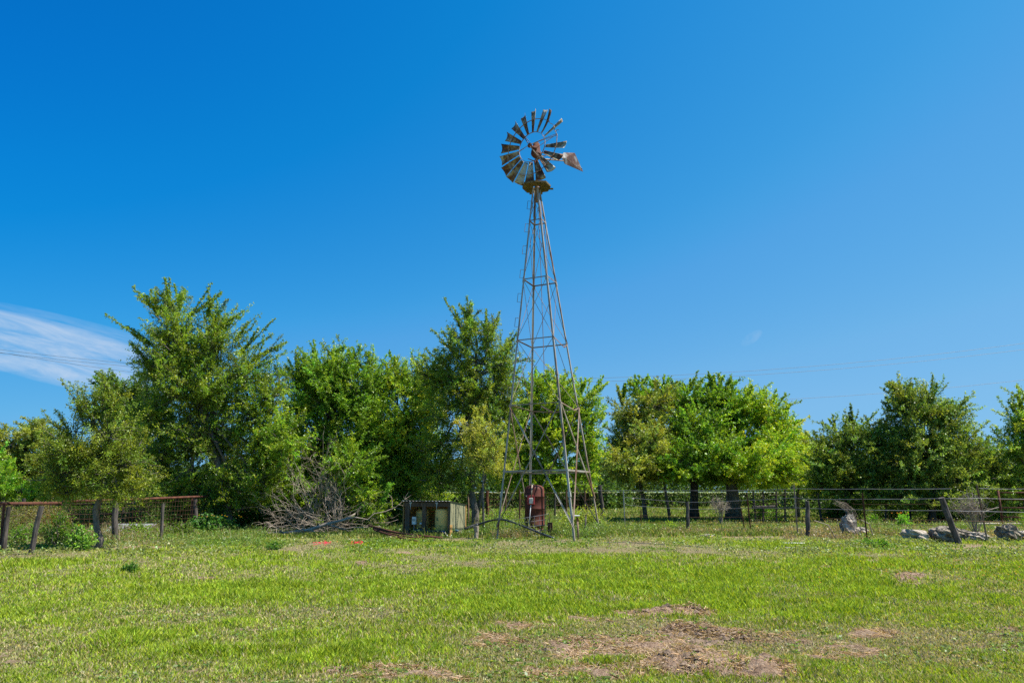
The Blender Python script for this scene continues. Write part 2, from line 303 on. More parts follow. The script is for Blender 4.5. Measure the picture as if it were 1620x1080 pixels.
# ------------------------------------------------------------------ ground
def grid_ground():
    # fine mesh near the camera, coarse rings out to the horizon
    xs = np.concatenate([[-900,-400,-200,-110,-70], np.concatenate([np.arange(-48, -8, .2), np.arange(-8, -.6, .09), np.arange(-.6, 3.6, .045), np.arange(3.6, 8, .09), np.arange(8, 48.01, .2)]), [70,110,200,400,900]])
    ysn = np.concatenate([[-60,-20,-5,0,3], np.arange(5, 5.6, .07), np.arange(5.6, 9.3, .045), np.arange(9.3, 10, .07), np.arange(10, 45, .16), np.arange(45, 90, 1.5), [110,150,250,450,900,1600]])
    X, Y = np.meshgrid(xs, ysn); Z = gh(X, Y) - .0
    D = dirt(X, Y); Z = Z + D*((fbm(X*3, Y*3, 77, 4)-.45)*.10+(vnoise(X*6, Y*6, 78)-.5)*.03)*(Y < 12)
    V = np.stack([X, Y, Z], -1).reshape(-1, 3).astype(np.float32); ny, nx = X.shape
    i = np.arange(ny*nx).reshape(ny, nx); Q = np.stack([i[:-1, :-1], i[:-1, 1:], i[1:, 1:], i[1:, :-1]], -1).reshape(-1, 4)
    me = bpy.data.meshes.new('ground'); me.vertices.add(len(V)); me.vertices.foreach_set('co', V.ravel())
    me.loops.add(Q.size); me.loops.foreach_set('vertex_index', Q.ravel().astype(np.int32)); me.polygons.add(len(Q)); me.polygons.foreach_set('loop_start', np.arange(0, Q.size, 4, dtype=np.int32))
    a = me.attributes.new('dirt', 'FLOAT', 'POINT'); a.data.foreach_set('value', D.ravel().astype(np.float32))
    a = me.attributes.new('dry', 'FLOAT', 'POINT'); a.data.foreach_set('value', dry(X, Y).ravel().astype(np.float32))
    me.update(calc_edges=True); me.polygons.foreach_set('use_smooth', [True]*len(Q))
    mt, t, b = newmat('pasture_ground'); n = t.nodes.new; l = t.links.new
    tc = n('ShaderNodeTexCoord')
    def nz(s, d=8):
        q = n('ShaderNodeTexNoise'); q.inputs['Scale'].default_value = s; q.inputs['Detail'].default_value = d; q.inputs['Roughness'].default_value = .7; l(tc.outputs['Object'], q.inputs[0]); return q.outputs[0]
    def ramp(fac, cols, st):
        r = n('ShaderNodeValToRGB'); e = r.color_ramp.elements
        while len(e) < len(cols): e.new(.5)
        for k in range(len(cols)): e[k].position = st[k]; e[k].color = (*cols[k], 1)
        l(fac, r.inputs[0]); return r.outputs[0]
    green = ramp(nz(9), [(.09,.12,.025),(.20,.24,.06),(.30,.29,.12)], [.3,.5,.7])
    straw = ramp(nz(14), [(.12,.085,.05),(.24,.19,.11),(.36,.30,.18)], [.3,.5,.7])
    soil = ramp(nz(18), [(.11,.066,.042),(.33,.22,.145),(.54,.40,.28)], [.3,.5,.7])
    ad = n('ShaderNodeAttribute'); ad.attribute_name = 'dry'; aa = n('ShaderNodeAttribute'); aa.attribute_name = 'dirt'
    m1 = n('ShaderNodeMixRGB'); l(ad.outputs['Fac'], m1.inputs[0]); l(green, m1.inputs[1]); l(straw, m1.inputs[2])
    m2 = n('ShaderNodeMixRGB'); l(aa.outputs['Fac'], m2.inputs[0]); l(m1.outputs[0], m2.inputs[1]); l(soil, m2.inputs[2])
    l(m2.outputs[0], b.inputs['Base Color']); b.inputs['Roughness'].default_value = 1; b.inputs['Specular IOR Level'].default_value = .1
    bp = n('ShaderNodeBump'); bp.inputs['Strength'].default_value = .9; bp.inputs['Distance'].default_value = .08; l(nz(30), bp.inputs['Height']); l(bp.outputs[0], b.inputs['Normal'])
    me.materials.append(mt); o = bpy.data.objects.new('ground', me); COL.objects.link(o); o['kind'] = 'structure'
grid_ground()

# ------------------------------------------------------------------ windmill
WX = _g0(785, 855)
def tower():
    base = np.array([-.51, 22.25, 0]); a = 2.4; b = 1.1
    c = [base, base+[a, -b, 0], base+[a+b, a-b, 0], base+[b, a, 0]]          # front-left, front-right, back-right, back-left
    for p in c: p[2] = float(gh(p[0], p[1]))
    mid = sum(c)/4
    root = empty('windmill', (mid[0], mid[1], 0), 'tall steel multi-blade windmill on a four-legged lattice tower', 'windmill')
    top0 = at(848.5, 304, 23.4); tz = top0[2]; s = .085
    T = [top0 + (p-mid)*s*np.array([1, 1, 0]) for p in c]
    for p in T: p[2] = tz + .12
    for i in range(4):
        mb = MB(); d = mid-c[i]; q = [c[i]+(T[i]-c[i])*f for f in (0, .2, 1)]
        out_ = np.array([-1,0,0]) if i in (1, 2) else np.array([1,0,0])
        n1 = (c[(i+1) % 4]-c[i]); mb.angle(c[i]-[0,0,.15], T[i], .058, .009, n1)
        for f in (.105, .42, .70):
            p = c[i]+(T[i]-c[i])*f; q = c[i]+(T[i]-c[i])*(f+.012); mb.angle(p-n1*.004, q-n1*.004, .085, .014, n1)
        mb.build('leg', 'steel', root)
    def P(i, f): return c[i % 4] + (T[i % 4]-c[i % 4])*f
    def frac(py):   # fraction up the front-left leg at picture row py
        lo, hi = 0., 1.
        for _ in range(40):
            md = (lo+hi)/2; p = P(0, md); y = project(p[0], p[1], p[2])[1]
            if y > py: lo = md
            else: hi = md
        return lo
    lv = [frac(y) for y in (744, 640, 537.5, 441, 348.5)]
    for k, f in enumerate(lv):
        for i in range(4):
            A = P(i, f); B = P(i+1, f); n1 = np.array([0,0,-1.]); mb = MB()
            if i == 1 and k in (1, 2):              # bent girts on the right side
                m_ = (A+B)/2 - [0, 0, .18 if k == 2 else .12] + (B-A)*.25; mb.angle(A, m_, .034, .006, n1).angle(m_, B, .034, .006, n1)
            elif i == 2 and k == 1: m_ = (A+B)/2+[0,0,-.10]; mb.angle(A, m_, .04, .006, n1).angle(m_, B, .04, .006, n1)
            else: mb.angle(A, B, .055 if k == 0 else .036, .006, n1)
            mb.build('girt', 'steel' if k == 0 else 'steel_rust', root)
    # angle-iron braces in the lowest two bays, thin rods above
    br = [(0,.03,1,lv[1],1),(0,lv[1]-.005,1,.03,1),(3,0.04,0,lv[1],0),(3,lv[1],0,.03,0),(1,.05,2,lv[1],0),(2,.1,1,lv[1],1),(2,.02,3,lv[1],0),(3,.05,2,lv[1],0)]
    for (i, f, j, g, w_) in br: MB().angle(P(i, f), P(j, g), .034, .005, (0,0,1)).build('brace', 'steel_rust' if not w_ else 'steel', root)
    levels = [lv[1], lv[2], lv[3], lv[4], .985]
    for k in range(4):
        for i in range(4):
            lo, hi = levels[k], levels[k+1]
            for (f, g) in ((lo, hi), (hi, lo)):
                if k == 0 and (i, f == lo) in ((1, True), (2, False)): continue
                A, B = P(i, f), P(i+1, g); m_ = (A+B)/2 - [0,0,.04]
                MB().tube([A, m_, B], .0085, 5).build('tension_rod', 'steel_rust', root)
    # hanging bent bar inside second bay
    MB().angle(P(3, lv[1]) + [.35,-.2,.12], P(3, lv[1]) + [.75,-.35,-.12], .045, .006, (0,0,1)).build('loose_bar', 'steel_rust', root)
    # climbing rungs on front-left leg
    for py in (331, 367, 402, 440, 478, 517, 555, 590, 628):
        f = frac(py); A = P(0, f); B = P(0, f+.026); o_ = np.array([-.115, -.02, 0])
        MB().tube([A, A+o_, B+o_, B], .009, 5).build('step', 'steel_rust', root)
    # platform
    pc = at(848.5, 297, 23.4); R2 = .56; mb = MB(); th0 = .25
    pts = []
    for i, r in enumerate((1.0, .86, 1.0, .93, 1.02, .86, 1.0, .95)):
        th = th0 + math.pi/4*i + math.pi/8; pts.append(pc + np.array([math.cos(th)*R2*r, math.sin(th)*R2*r, 0]))
    inner = [pc + np.array([math.cos(th0+math.pi/4*i+math.pi/8)*.15, math.sin(th0+math.pi/4*i+math.pi/8)*.15, 0]) for i in range(8)]
    z = np.array([0,0,.07]); vs = pts+inner+[p+z for p in pts]+[p+z for p in inner]
    fs = []
    for i in range(8):
        j = (i+1) % 8; fs += [(i, 8+i, 8+j, j), (16+i, 16+j, 24+j, 24+i), (i, j, 16+j, 16+i), (8+j, 8+i, 24+i, 24+j)]
    mb.add(vs, fs)
    for sx in (-.2, .2): mb.box(pc+[sx,0,-.022], (.09, 1.0, .04))
    mb.box(pc+[.55,.1,.0], (.16,.10,.03)); mb.build('platform', 'board', root)
    # mast pipe
    yaw = R(36); n_ = np.array([-math.sin(yaw), -math.cos(yaw), 0]); r_ = np.array([math.cos(yaw), -math.sin(yaw), 0]); zz = np.array([0,0,1.])
    hub = at(841.5, 232.5, 23.4-.42); mast = np.array([top0[0]+.02, 23.4, 0])
    MB().tube([[mast[0], mast[1], tz-.4], [mast[0], mast[1], hub[2]+.05]], [.055, .045], 10).tube([[mast[0], mast[1], tz+.05], [mast[0], mast[1], tz+.3]], .085, 10).build('mast_pipe', 'steel_rust', root, True)
    rb = np.array([mast[0]+.02, 23.4, hub[2]]); e = at(861, 587, 23.4)
    MB().tube([rb-[0,0,.4], (rb*.4+e*.6)+[0,0.02,0], e], [.014,.012,.012], 6).build('pump_rod', 'steel_rust', root)
    # gear hood behind the wheel: pentagon in elevation, extruded along the shaft
    hc = np.array([mast[0]-.03, 23.35, hub[2]])
    prof = [(-.01,.37),(.09,.38),(.12,.10),(.20,-.12),(.17,-.18),(.02,-.27),(-.11,-.22),(-.19,-.11),(-.17,.02),(-.10,.10)]
    mb = MB(); k = len(prof)
    vs = []
    for sft, sc_ in ((.16,.5),(.12,.75),(.04,.95),(-.12,.95),(-.20,.6)): vs += [hc + n_*sft + r_*p*sc_ + zz*q*(sc_*.6+.4) for p, q in prof]
    fs = [tuple(range(k)), tuple(reversed(range(4*k, 5*k)))]
    for t_ in range(4):
        for i in range(k): j = (i+1) % k; fs.append((t_*k+j, t_*k+i, t_*k+k+i, t_*k+k+j))
    mb.add(vs, fs); hd = mb.build('gear_hood', 'hood', root)
    # furling linkage below hood
    MB().tube([hc+n_*.2-r_*.22-zz*.30, hc+r_*.0-zz*.40, hc+r_*.28-zz*.26, hc+r_*.45-zz*.30], .018, 5).tube([hc+r_*.3-zz*.26, hc+r_*.22-zz*.46], .014, 5).build('furl_lever', 'steel_rust', root)
    # wheel
    RW = 1.44
    wh = empty('wheel', tuple(hub-np.array(wloc(root)))); wh.parent = root
    ax = np.array([r_, zz, n_])
    MB().lathe(hub-n_*.22, [(.06,0),(.10,.02),(.10,.10),(.055,.13),(.055,.32),(.09,.34),(.09,.38),(.03,.42)], 14, ax).build('hub', 'hood', wh, True)
    def C(rad, th, d=0): return hub + r_*rad*math.cos(th) + zz*rad*math.sin(th) + n_*d
    for rad, nm in ((.575, 'inner_ring'), (1.08, 'outer_ring')):
        mb = MB(); K = 72; wdt, thk = .030, .008
        o = len(mb.v)
        for i in range(K):
            th = 2*math.pi*i/K; wob = 0
            if rad > 1 and .05 < th < .8: wob = .025*math.sin(i*1.3)
            for (dr, dn) in ((-thk, -wdt/2), (thk, -wdt/2), (thk, wdt/2), (-thk, wdt/2)): mb.v.append(tuple(C(rad+dr+wob, th, dn)))
        for i in range(K):
            for j in range(4): q = (j+1) % 4; i2 = (i+1) % K; mb.f.append((i*4+j, i*4+q, i2*4+q, i2*4+j))
        mb.build(nm, 'steel_rust', wh)
    for th in [R(x) for x in (122, 8, -58)]:
        for s_, d0 in ((-.03, .18), (.03, .18), (0, -.18)):
            MB().tube([C(.05, th, d0), C(1.08, th+s_, 0)], .011, 5).build('spoke', 'steel_rust', wh)
        # opposite spokes
        for s_ in (-.03, .03): MB().tube([C(.05, th+math.pi, .18), C(1.08, th+math.pi+s_, 0)], .009, 5).build('spoke', 'steel_rust', wh)
    for i in range(18):
        th = R(-4.5 + 20*i + 90)
        if i == 14: pass
        deg = (-4.5+20*i+90) % 360
        if 1 < deg < 12: continue           # the missing blade
        er = np.array(r_*math.cos(th)+zz*math.sin(th)); et = -r_*math.sin(th)+zz*math.cos(th)
        pitch = R(27) + random.uniform(-.06, .06)
        if 25 < deg < 62: pitch = R(36)
        across = et*math.cos(pitch) - n_*math.sin(pitch); nor = n_*math.cos(pitch) + et*math.sin(pitch)
        mb = MB(); NR, NW = 7, 5; tilt = random.uniform(-.03, .03); bendt = random.uniform(-.02, .05) + (.16 if 45 < deg < 60 else 0)
        g = []
        for side in (0, 1):
            for a_ in range(NR):
                f = a_/(NR-1); rr = .60 + f*(RW-.60) ; wd = .14 + f*.22
                for b_ in range(NW):
                    q = b_/(NW-1)-.5; cam_ = -.22*wd*(1-4*q*q); tip = (.035*q if a_ == NR-1 else 0)
                    g.append(hub + er*(rr+tip) + across*wd*(q+tilt*f) + nor*(cam_ + .05*wd) + nor*(bendt*f*f) - nor*side*.004)
        fs = []
        n0 = NR*NW
        for a_ in range(NR-1):
            for b_ in range(NW-1):
                p = a_*NW+b_; fs.append((p, p+1, p+NW+1, p+NW)); fs.append((n0+p, n0+p+NW, n0+p+NW+1, n0+p+1))
        rim = [j for j in range(NW)] + [a_*NW+NW-1 for a_ in range(1, NR)] + [(NR-1)*NW+j for j in range(NW-2, -1, -1)] + [a_*NW for a_ in range(NR-2, 0, -1)]
        for p, q in zip(rim, rim[1:]+rim[:1]): fs.append((q, p, n0+p, n0+q))
        mb.add(g, fs)
        bl = mb.build('blade', 'sail', wh, True)
        # small bracket that ties each blade to the outer ring
        MB().box(C(1.08, th, .0)+nor*.0, (.05, wd*.55, .012), np.array([er, across, nor])).build('bracket', 'steel_rust', wh)
    MB().tube([C(1.08, R(14.5), 0), C(1.16, R(16), .02), C(1.2, R(15), -.03)], .014, 5).build('bracket', 'steel_rust', wh)
    # tail: arm and bent vane in the vertical plane through the shaft
    tl = empty('tail', (0, 0, 0)); tl.parent = root; td = -n_; pn = r_
    def onplane(px, py, off=0):
        d = ray(px, py); o = np.array([0,0,H]); p0 = np.array([mast[0], 23.4, 0])+pn*off; return o + d*((p0-o).dot(pn)/d.dot(pn))
    A = hc + td*.3-zz*.15
    V = [onplane(*p) for p in ((888.5,250),(891.5,241.5),(909,242),(922.5,272),(906,265),(893.5,259.5))]
    MB().tube([A, (V[0]+V[5])/2, (V[2]+V[4])/2], [.028, .022, .018], 6).tube([A+zz*.25, V[0]*.3+V[1]*.7], .014, 5).build('arm', 'steel_rust', tl)
    mb = MB(); ridge = [V[0]*.55+V[2]*.45 + pn*.05, V[2]*.45+V[3]*.55 + pn*(-.03)]
    q = V[5]*.5+V[1]*.5 + pn*.06; vs = V + [q]
    vs2 = [v + pn*.006 for v in vs]; k = 7
    tri = [(6, i, (i+1) % 6) for i in range(6)]
    mb.add([*vs, *vs2], [t_ for t_ in tri] + [(a_+7, c_+7, b_+7) for a_, b_, c_ in tri] + [(i, i+7, (i+1) % 6+7, (i+1) % 6) for i in range(6)])
    mb.build('vane', 'vane', tl)
    MB().tube([V[1]*.5+V[5]*.5+pn*.02, V[3]*.85+V[2]*.15+pn*.012], .016, 5).tube([V[0]*.4+V[2]*.6+pn*.02, V[4]+pn*.012], .012, 5).build('rib', 'steel_rust', tl)
    return c
legs = tower()

# ------------------------------------------------------------------ tank, shed and pump gear
def rust_tank():
    p = onground(846, 23.9); p[2] = 0; root = empty('pressure_tank', p, 'tall rust-red steel pressure tank standing inside the windmill legs', 'tank')
    topz = at(846, 766.5, 23.9)[2]; h = topz; r = .335; z0 = .22
    prof = [(.20,z0-.02),(r-.06,z0+.02),(r,z0+.12),(r,z0+.14),(r+.006,z0+.15),(r,z0+.16),(r,h*.52),(r+.008,h*.525),(r,h*.535),(r,h*.76),(r+.008,h*.765),(r,h*.775),(r,h-.16),(r-.03,h-.08),(r-.10,h-.03),(.12,h-.004),(.0,h)]
    mb = MB().lathe(p, prof, 40); mb.v = [(x+.035*(z-.2), y, z) for x, y, z in mb.v] if False else mb.v
    mb.build('shell', 'rust_tank', root, True)
    MB().lathe(p, [(r-.03,-.05),(r-.03,z0),(r-.05,z0+.01)], 28).build('skirt', 'rust', root, True)
    f = np.array([p[0]-.13, p[1]-r-.02, 0])
    b = MB().box(f+[.0,-.02,h-.50], (.25,.03,.30), bev=.008).build('switch_plate', 'red_paint', root)
    MB().box(f+[.01,-.085,h-.55], (.17,.10,.24), bev=.012).build('switch_box', 'grey_box', b) if False else MB().box(f+[.0,-.088,h-.53], (.13,.10,.19), bev=.012).build('switch_box', 'grey_box', root)
    MB().tube([f+[.01,-.08,h-.43], f+[.02,-.07,h-.2], f+[.04,.05,h-.03], f+[.08,.25,h+.02]], .024, 8).build('conduit', 'steel', root, True)
    MB().tube([f+[-.01,-.07,h-.66], f+[-.04,-.07,h-1.0], f+[-.10,-.1,.1]], .014, 6).build('cable', 'white_plastic', root, True)
    MB().lathe(f+[-.15,.07,h-.38], [(.025,0),(.025,.05),(.015,.06)], 10, np.array([[1,0,0],[0,0,1],[0,-1,0.]])).build('plug', 'grey_box', root)
    MB().tube([p+[.1,-.28,.12], p+[-.2,-.45,.12], p+[-.55,-.5,.14]], .018, 6).build('outlet_pipe', 'steel_rust', root, True)
rust_tank()
def stub(px, py, y0, r, label, lean=0):
    b = gnd(px, py); t = at(px, y0, b[1]); h = t[2]-b[2]
    o = MB().lathe(b-[0,0,.1], [(r,0),(r,h+.1),(r*.72,h+.1),(r*.72,h-.1)], 16).build('pipe_stub', 'rust', smooth=False)
    tag(o, label, 'pipe', 'rusty pipe stubs beside the pressure tank')
stub(870.5, 849, 826, .085, 'taller rusty well casing stub right of the pressure tank')
stub(877.5, 848, 838, .06, 'short dark pipe stub beside the taller rusty stub')
# standpipe tap by the right front leg
b = gnd(915, 853); root = empty('standpipe', b, 'thin standpipe tap with white cap beside the right front tower leg', 'standpipe')
MB().tube([b-[0,0,.1], b+[-.02,0,.62]], .03, 8).build('pipe', 'steel_rust', root, True)
MB().box(b+[-.02,0,.60], (.06,.06,.12), bev=.01).build('valve', 'rust', root); MB().box(b+[-.03,0,.72], (.17,.07,.035), bev=.01).build('cap', 'white_plastic', root)
MB().tube([b+[-.03,0,.6], b+[-.03,0,.71]], .012, 6).build('stem', 'rust', root)
b = gnd(919, 849); tag(MB().tube([b-[0,0,.05], b+[.16,.05,.35], b+[.2,.1,.72]], [.03,.028,.02], 7).build('wood_stake', 'weathered', smooth=True), 'short reddish stake leaning right beside the standpipe tap', 'stake')
# wire panel in front of tank
def wire_panel():
    Y = 23.2; a = onground(800, Y); b = onground(873, Y-.12); root = empty('wire_panel', (a[0], a[1], 0), 'sagging welded wire panel in front of the rust-red tank', 'wire panel')
    A = at(800, 824, Y); B = at(868, 812.5, Y-.12); n_ = 9; mb = MB()
    def pt(f, g): lo = a*(1-f)+b*f; hi = A*(1-f)+B*f; q = lo*(1-g)+hi*g; return q + np.array([.02*math.sin(g*3+f*5), .03*math.sin(f*9), 0])
    for i in range(n_+1): mb.tube([pt(i/n_, g) for g in (0,.5,1.03)], .0065, 5)
    for g in (.12, .34, .56, .78, 1.0): mb.tube([pt(f/10, g) for f in range(11)], .0065, 5)
    mb.build('mesh', 'wire', root)
    for f in (0, 1): MB().tube([pt(f, -.05), pt(f, 1.05)], .012, 6).build('end_rod', 'wire_rust', root)
wire_panel()
# black poly pipe and the white rusty pipe on its stump
def hose(name, pts, r, mat, label, cat, n=8):
    P_ = [np.array(p, float) for p in pts]; Q = []
    for i in range(len(P_)-1):
        p0, p1, p2, p3 = P_[max(i-1, 0)], P_[i], P_[i+1], P_[min(i+2, len(P_)-1)]
        for t in np.linspace(0, 1, 6)[:-1]: Q.append(.5*((2*p1)+(-p0+p2)*t+(2*p0-5*p1+4*p2-p3)*t*t+(-p0+3*p1-3*p2+p3)*t**3))
    Q.append(P_[-1]); return tag(MB().tube(Q, r, n).build(name, mat, smooth=True), label, cat)
hose('black_pipe', [at(757,829,24.2), at(775,823.5,24), at(795,821.5,23.3), at(820,829,22.9), at(850,841,22.6), at(878,851.5,22.4)], .034, 'black', 'thick black plastic pipe arching past the left tower leg to the ground', 'pipe')
hose('capped_pipe', [at(716,839.5,24.6), at(731,838.5,24.6), at(742,834,24.5), at(757,829.5,24.3)], .055, 'vane', 'white and rust coloured pipe joining the shed to the black pipe', 'pipe')
b = gnd(753, 851); t = at(753, 832, b[1])
tag(MB().tube([b-[0,0,.1], (b+t)/2+[.02,0,0], t], [.075,.06,.10], 9, jit=.25).build('wood_stump', 'dead'), 'broken wooden stump holding up the white and rusty pipe', 'stump')
hose('garden_hose', [gnd(940,858.5), gnd(985,858), gnd(1030,860), gnd(1075,863), gnd(1125,866)] if True else 0, .016, 'black', 'dark hose lying across the grass right of the windmill', 'hose')
hose('garden_hose', [gnd(1240,867.5)+[0,0,.02], gnd(1260,867)+[0,0,.02], gnd(1285,867.5)+[0,0,.02]], .014, 'black', 'short dark hose piece on the grass below the white pipe', 'hose')
a, b = gnd(1233, 861)+[0,0,.04], gnd(1273, 861.5)+[0,0,.04]
tag(MB().tube([a, b], .02, 8).build('white_pipe', 'white_plastic', smooth=True), 'straight white pipe lying in the grass below the wire fence', 'pipe')

def shed():
    fr = gnd(711, 849); u_ = np.array([math.cos(R(-24)), math.sin(R(-24)), 0]); v_ = np.array([-u_[1], u_[0], 0]); z = np.array([0,0,1.]); g = fr[2]
    Wd = 1.82; Dp = 1.0; hf = at(711, 793.5, fr[1])[2]-g; hb = hf-.13; fl = fr-u_*Wd; ax = np.array([u_, v_, z])
    root = empty('pump_shed', fl, 'small open-fronted wooden pump shed with an olive side panel', 'shed')
    def p(a, b_, c): return fl + u_*a + v_*b_ + z*c
    MB().box(p(Wd/2, .05, hf-.09), (Wd, .09, .15), ax, .006).build('front_beam', 'shedwood', root)
    for a_, w_ in ((.13, .17), (.80, .14), (Wd-.05, .07)): MB().box(p(a_, .05, (hf-.165)/2-.02), (w_, .085, hf-.125), ax, .006).build('post', 'shedwood', root)
    mb = MB()
    for i in range(8):
        hh = (hb-.04)/8; mb.box(p(Wd/2, Dp, .0+hh*(i+.5)), (Wd-.04, .025, hh-.014), ax)
    mb.build('back_wall', 'plank', root)
    mb = MB()
    mb.poly([p(-.012,0,-.03), p(-.012,Dp,-.03), p(-.012,Dp,hb), p(-.012,0,hf)], -u_*.02); mb.build('side_panel', 'plank', root)
    MB().poly([p(Wd+.002,0,-.03), p(Wd+.002,Dp+.1,-.03), p(Wd+.002,Dp+.1,hb+.02), p(Wd+.002,0,hf+.02)], u_*.022).build('side_panel', 'panel', root)['label'] = 'olive painted side panel'
    MB().box(p(Wd+.032, Dp+.08, hb/2), (.016, .05, hb), ax).box(p(Wd+.034,.035,.18), (.016,.16,.42), ax).build('trim', 'plank', root)
    # corrugated roof
    K = 96; mb = MB(); vs = []
    for side in (0, 1):
        for j, (dd, hh) in enumerate(((-.08, hf+.03), (Dp+.1, hb+.03))):
            for i in range(K+1):
                a_ = -.06 + (Wd+.12)*i/K; vs.append(p(a_, dd, hh + .013*math.sin(i/K*2*math.pi*15) - side*.004))
    n0 = 2*(K+1)
    fs = [(i, i+1, K+2+i, K+1+i) for i in range(K)] + [(n0+i, n0+K+1+i, n0+K+2+i, n0+i+1) for i in range(K)] + [(i+1, i, n0+i, n0+i+1) for i in range(K)]
    mb.add(vs, fs); mb.build('roof', 'tin', root)
    for a_ in (.28, 1.32):
        q = p(a_, -.012, hf-.035)
        MB().poly([q-u_*.055, q-u_*.02-z*.05, q-z*.24, q+u_*.02-z*.05, q+u_*.055, q+u_*.055+z*.02, q-u_*.055+z*.02], -v_*.02).build('bracket', 'grey_box', root)
    # pressure tanks
    def tank(a_, b_, r, h, label):
        c = p(a_, b_, 0); e = empty('pressure_tank', c, label, 'tank', 'beige tanks in the pump shed')
        MB().lathe(c, [(r*.8,.12),(r,.2),(r,h-.09),(r*.97,h-.05),(r*.8,h-.01),(0,h)], 36, ax).build('shell', 'beige', e, True)
        MB().lathe(c, [(r*.72,-.05),(r*.72,.13)], 20, ax).build('base_ring', 'shedwood', e)
        return c, e
    c, e = tank(1.36, .40, .295, hf-.22, 'beige cylindrical pressure tank in the right bay of the shed')
    fd = -v_*.296; MB().add([c+fd+u_*a_+z*b_ - v_*(.004 - .296*(1-math.cos(a_/.296)) if True else 0) for a_, b_ in ((-.16,.56),(-.10,.62),(-.04,.56))], [(0,2,1)]).add([c - v_*(.3*math.cos(x/.3)) + u_*(.3*math.sin(x/.3)) + z*y_ for x, y_ in ((-.16,.545),(-.04,.545),(-.05,.515),(-.15,.515))], [(3,2,1,0)]).build('decal', 'green_ink', e)
    MB().add([c - v_*(.3*math.cos(x/.3)) + u_*(.3*math.sin(x/.3)) + z*y_ for x, y_ in ((-.08,.895*hf),(.12,.895*hf),(.12,.875*hf),(-.08,.875*hf))], [(3,2,1,0)]).build('label_strip', 'white_plastic', e) if False else None
    tank(.38, .62, .24, hf-.28, 'beige pressure tank half hidden in the left bay of the shed')
    # control box
    c = p(.37, .10, 0); e = empty('control_box', c, 'small grey electric box on a post in the left bay of the shed', 'control box')
    MB().box(c+z*.50, (.15,.09,.26), ax, .012).build('box', 'white_plastic', e); MB().box(c+z*.53-v_*.05, (.10,.012,.08), ax).build('cover', 'grey_box', e)
    MB().tube([c-z*.05, c+z*.37], .02, 8).build('conduit', 'steel', e); MB().box(c+z*.06, (.12,.1,.07), ax, .01).build('foot', 'rust', e)
    # pump manifold
    c = p(.62, .12, 0); e = empty('water_pump', c, 'small dark water pump with white gauge between the shed posts', 'pump')
    MB().lathe(c+z*.17, [(.05,-.16),(.09,-.14),(.09,.05),(.05,.08),(.05,.16)], 16, np.array([v_, z, u_])).build('motor', 'black', e, True)
    MB().lathe(c+u_*.03+z*.40-v_*.03, [(.02,-.03),(.05,-.02),(.05,.03),(.03,.04)], 16, ax).build('gauge', 'white_plastic', e, True)
    MB().tube([c+u_*.03+z*.38, c+u_*.05+z*.2, c+u_*.05], .016, 8).build('riser', 'copper', e); MB().tube([c-u_*.2+z*.17-v_*.1, c+u_*.05+z*.17-v_*.1], .03, 8).build('inlet', 'blue_pipe', e, True)
    c = p(1.3, -.02, .17); e = empty('pipe_manifold', c, 'row of blue pipes and valves across the front of the beige tank', 'pipes')
    MB().tube([c-u_*.36, c+u_*.02], .028, 10).tube([c+u_*.04, c+u_*.34], .028, 10).build('pipe', 'blue_pipe', e, True)
    for a_ in (-.3, -.17, .02, .18, .3): MB().box(c+u_*a_+z*.0, (.07,.075,.075), ax, .012).build('coupling', 'black' if a_ != .3 else 'blue_pipe', e)
    MB().tube([c-u_*.2, c-u_*.2-z*.2], .022, 8).build('valve', 'copper', e); MB().tube([c-u_*.3, c-u_*.3-z*.24], .028, 8).build('leg_pipe', 'black', e)
    MB().tube([c+u_*.34, c+u_*.42-z*.07-v_*.05, c+u_*.55-z*.13-v_*.15, c+u_*.75-z*.16-v_*.2], .014, 8).build('hose', 'white_plastic', e, True)
    c = p(Wd+.03, .25, .2); tag(MB().tube([c, c+u_*.2-v_*.1], .035, 8).build('pipe_elbow', 'blue_pipe', smooth=True), 'blue pipe end coming out of the olive shed panel', 'pipe')
shed()
# rusty pipes lying left of the shed
for i, (x0, y0, x1, y1, r) in enumerate([(583,831,668,847,.035),(590,836,700,852,.03),(592,838,662,858,.03),(600,840,690,856,.022)]):
    a = gnd(x0, 853); a = at(x0, y0, 24.2-i*.15); b = gnd(x1, max(y1, 851)); b[2] += .03
    lb = ['topmost thick rusty pipe leaning on the pile by the shed', 'long rusty pipe second from top of the pile by the shed', 'lowest rusty pipe nearest the lawn in the pile by the shed', 'thinnest rusty pipe in the pile by the shed'][i]
    md = (a+b)/2; md[2] -= .03; tag(MB().tube([a, md, b], r, 8).build('rusty_pipe', 'rust', smooth=True), lb, 'pipe', 'rusty pipes piled left of the shed')
a = gnd(655, 851); tag(MB().poly([at(654,845,24.0), at(668,843.5,24.0), at(676,850,23.6), at(662,850,23.6)], (0,0,-.02)).build('plank', 'plank'), 'short yellow board lying on the rusty pipes', 'board')

# ------------------------------------------------------------------ fences
def post(root, px0, py0, px1, py1, r, mat, lab=None, n=7, tpost=False, Y=None):
    b = gnd(px0, py0) if Y is None else onground(px0, Y); t = at(px1, py1, b[1])
    mb = MB()
    if tpost:
        d = unit(t-b); s_ = np.array([1,0,0.]); f_ = np.array([0,-1,0.]); ax_ = np.array([s_, f_, d]); L_ = np.linalg.norm(t-b)+.2; c = (b+t)/2-d*.1
        mb.box(c, (.045,.009,L_), ax_).box(c+f_*.024, (.009,.036,L_), ax_)
    else:
        k = 6; w = [b-[0,0,.12]+(t-b+[0,0,.12])*i/(k-1) + np.array([random.uniform(-1,1), random.uniform(-1,1), 0])*r*.25*(0 < i < k-1) for i in range(k)]
        mb.tube(w, [r*(1.08-.02*i)*random.uniform(.92,1.08) for i in range(k)], 9, jit=.12)
    o = mb.build('post', mat, root)
    if lab: o['label'] = lab
    return b, t
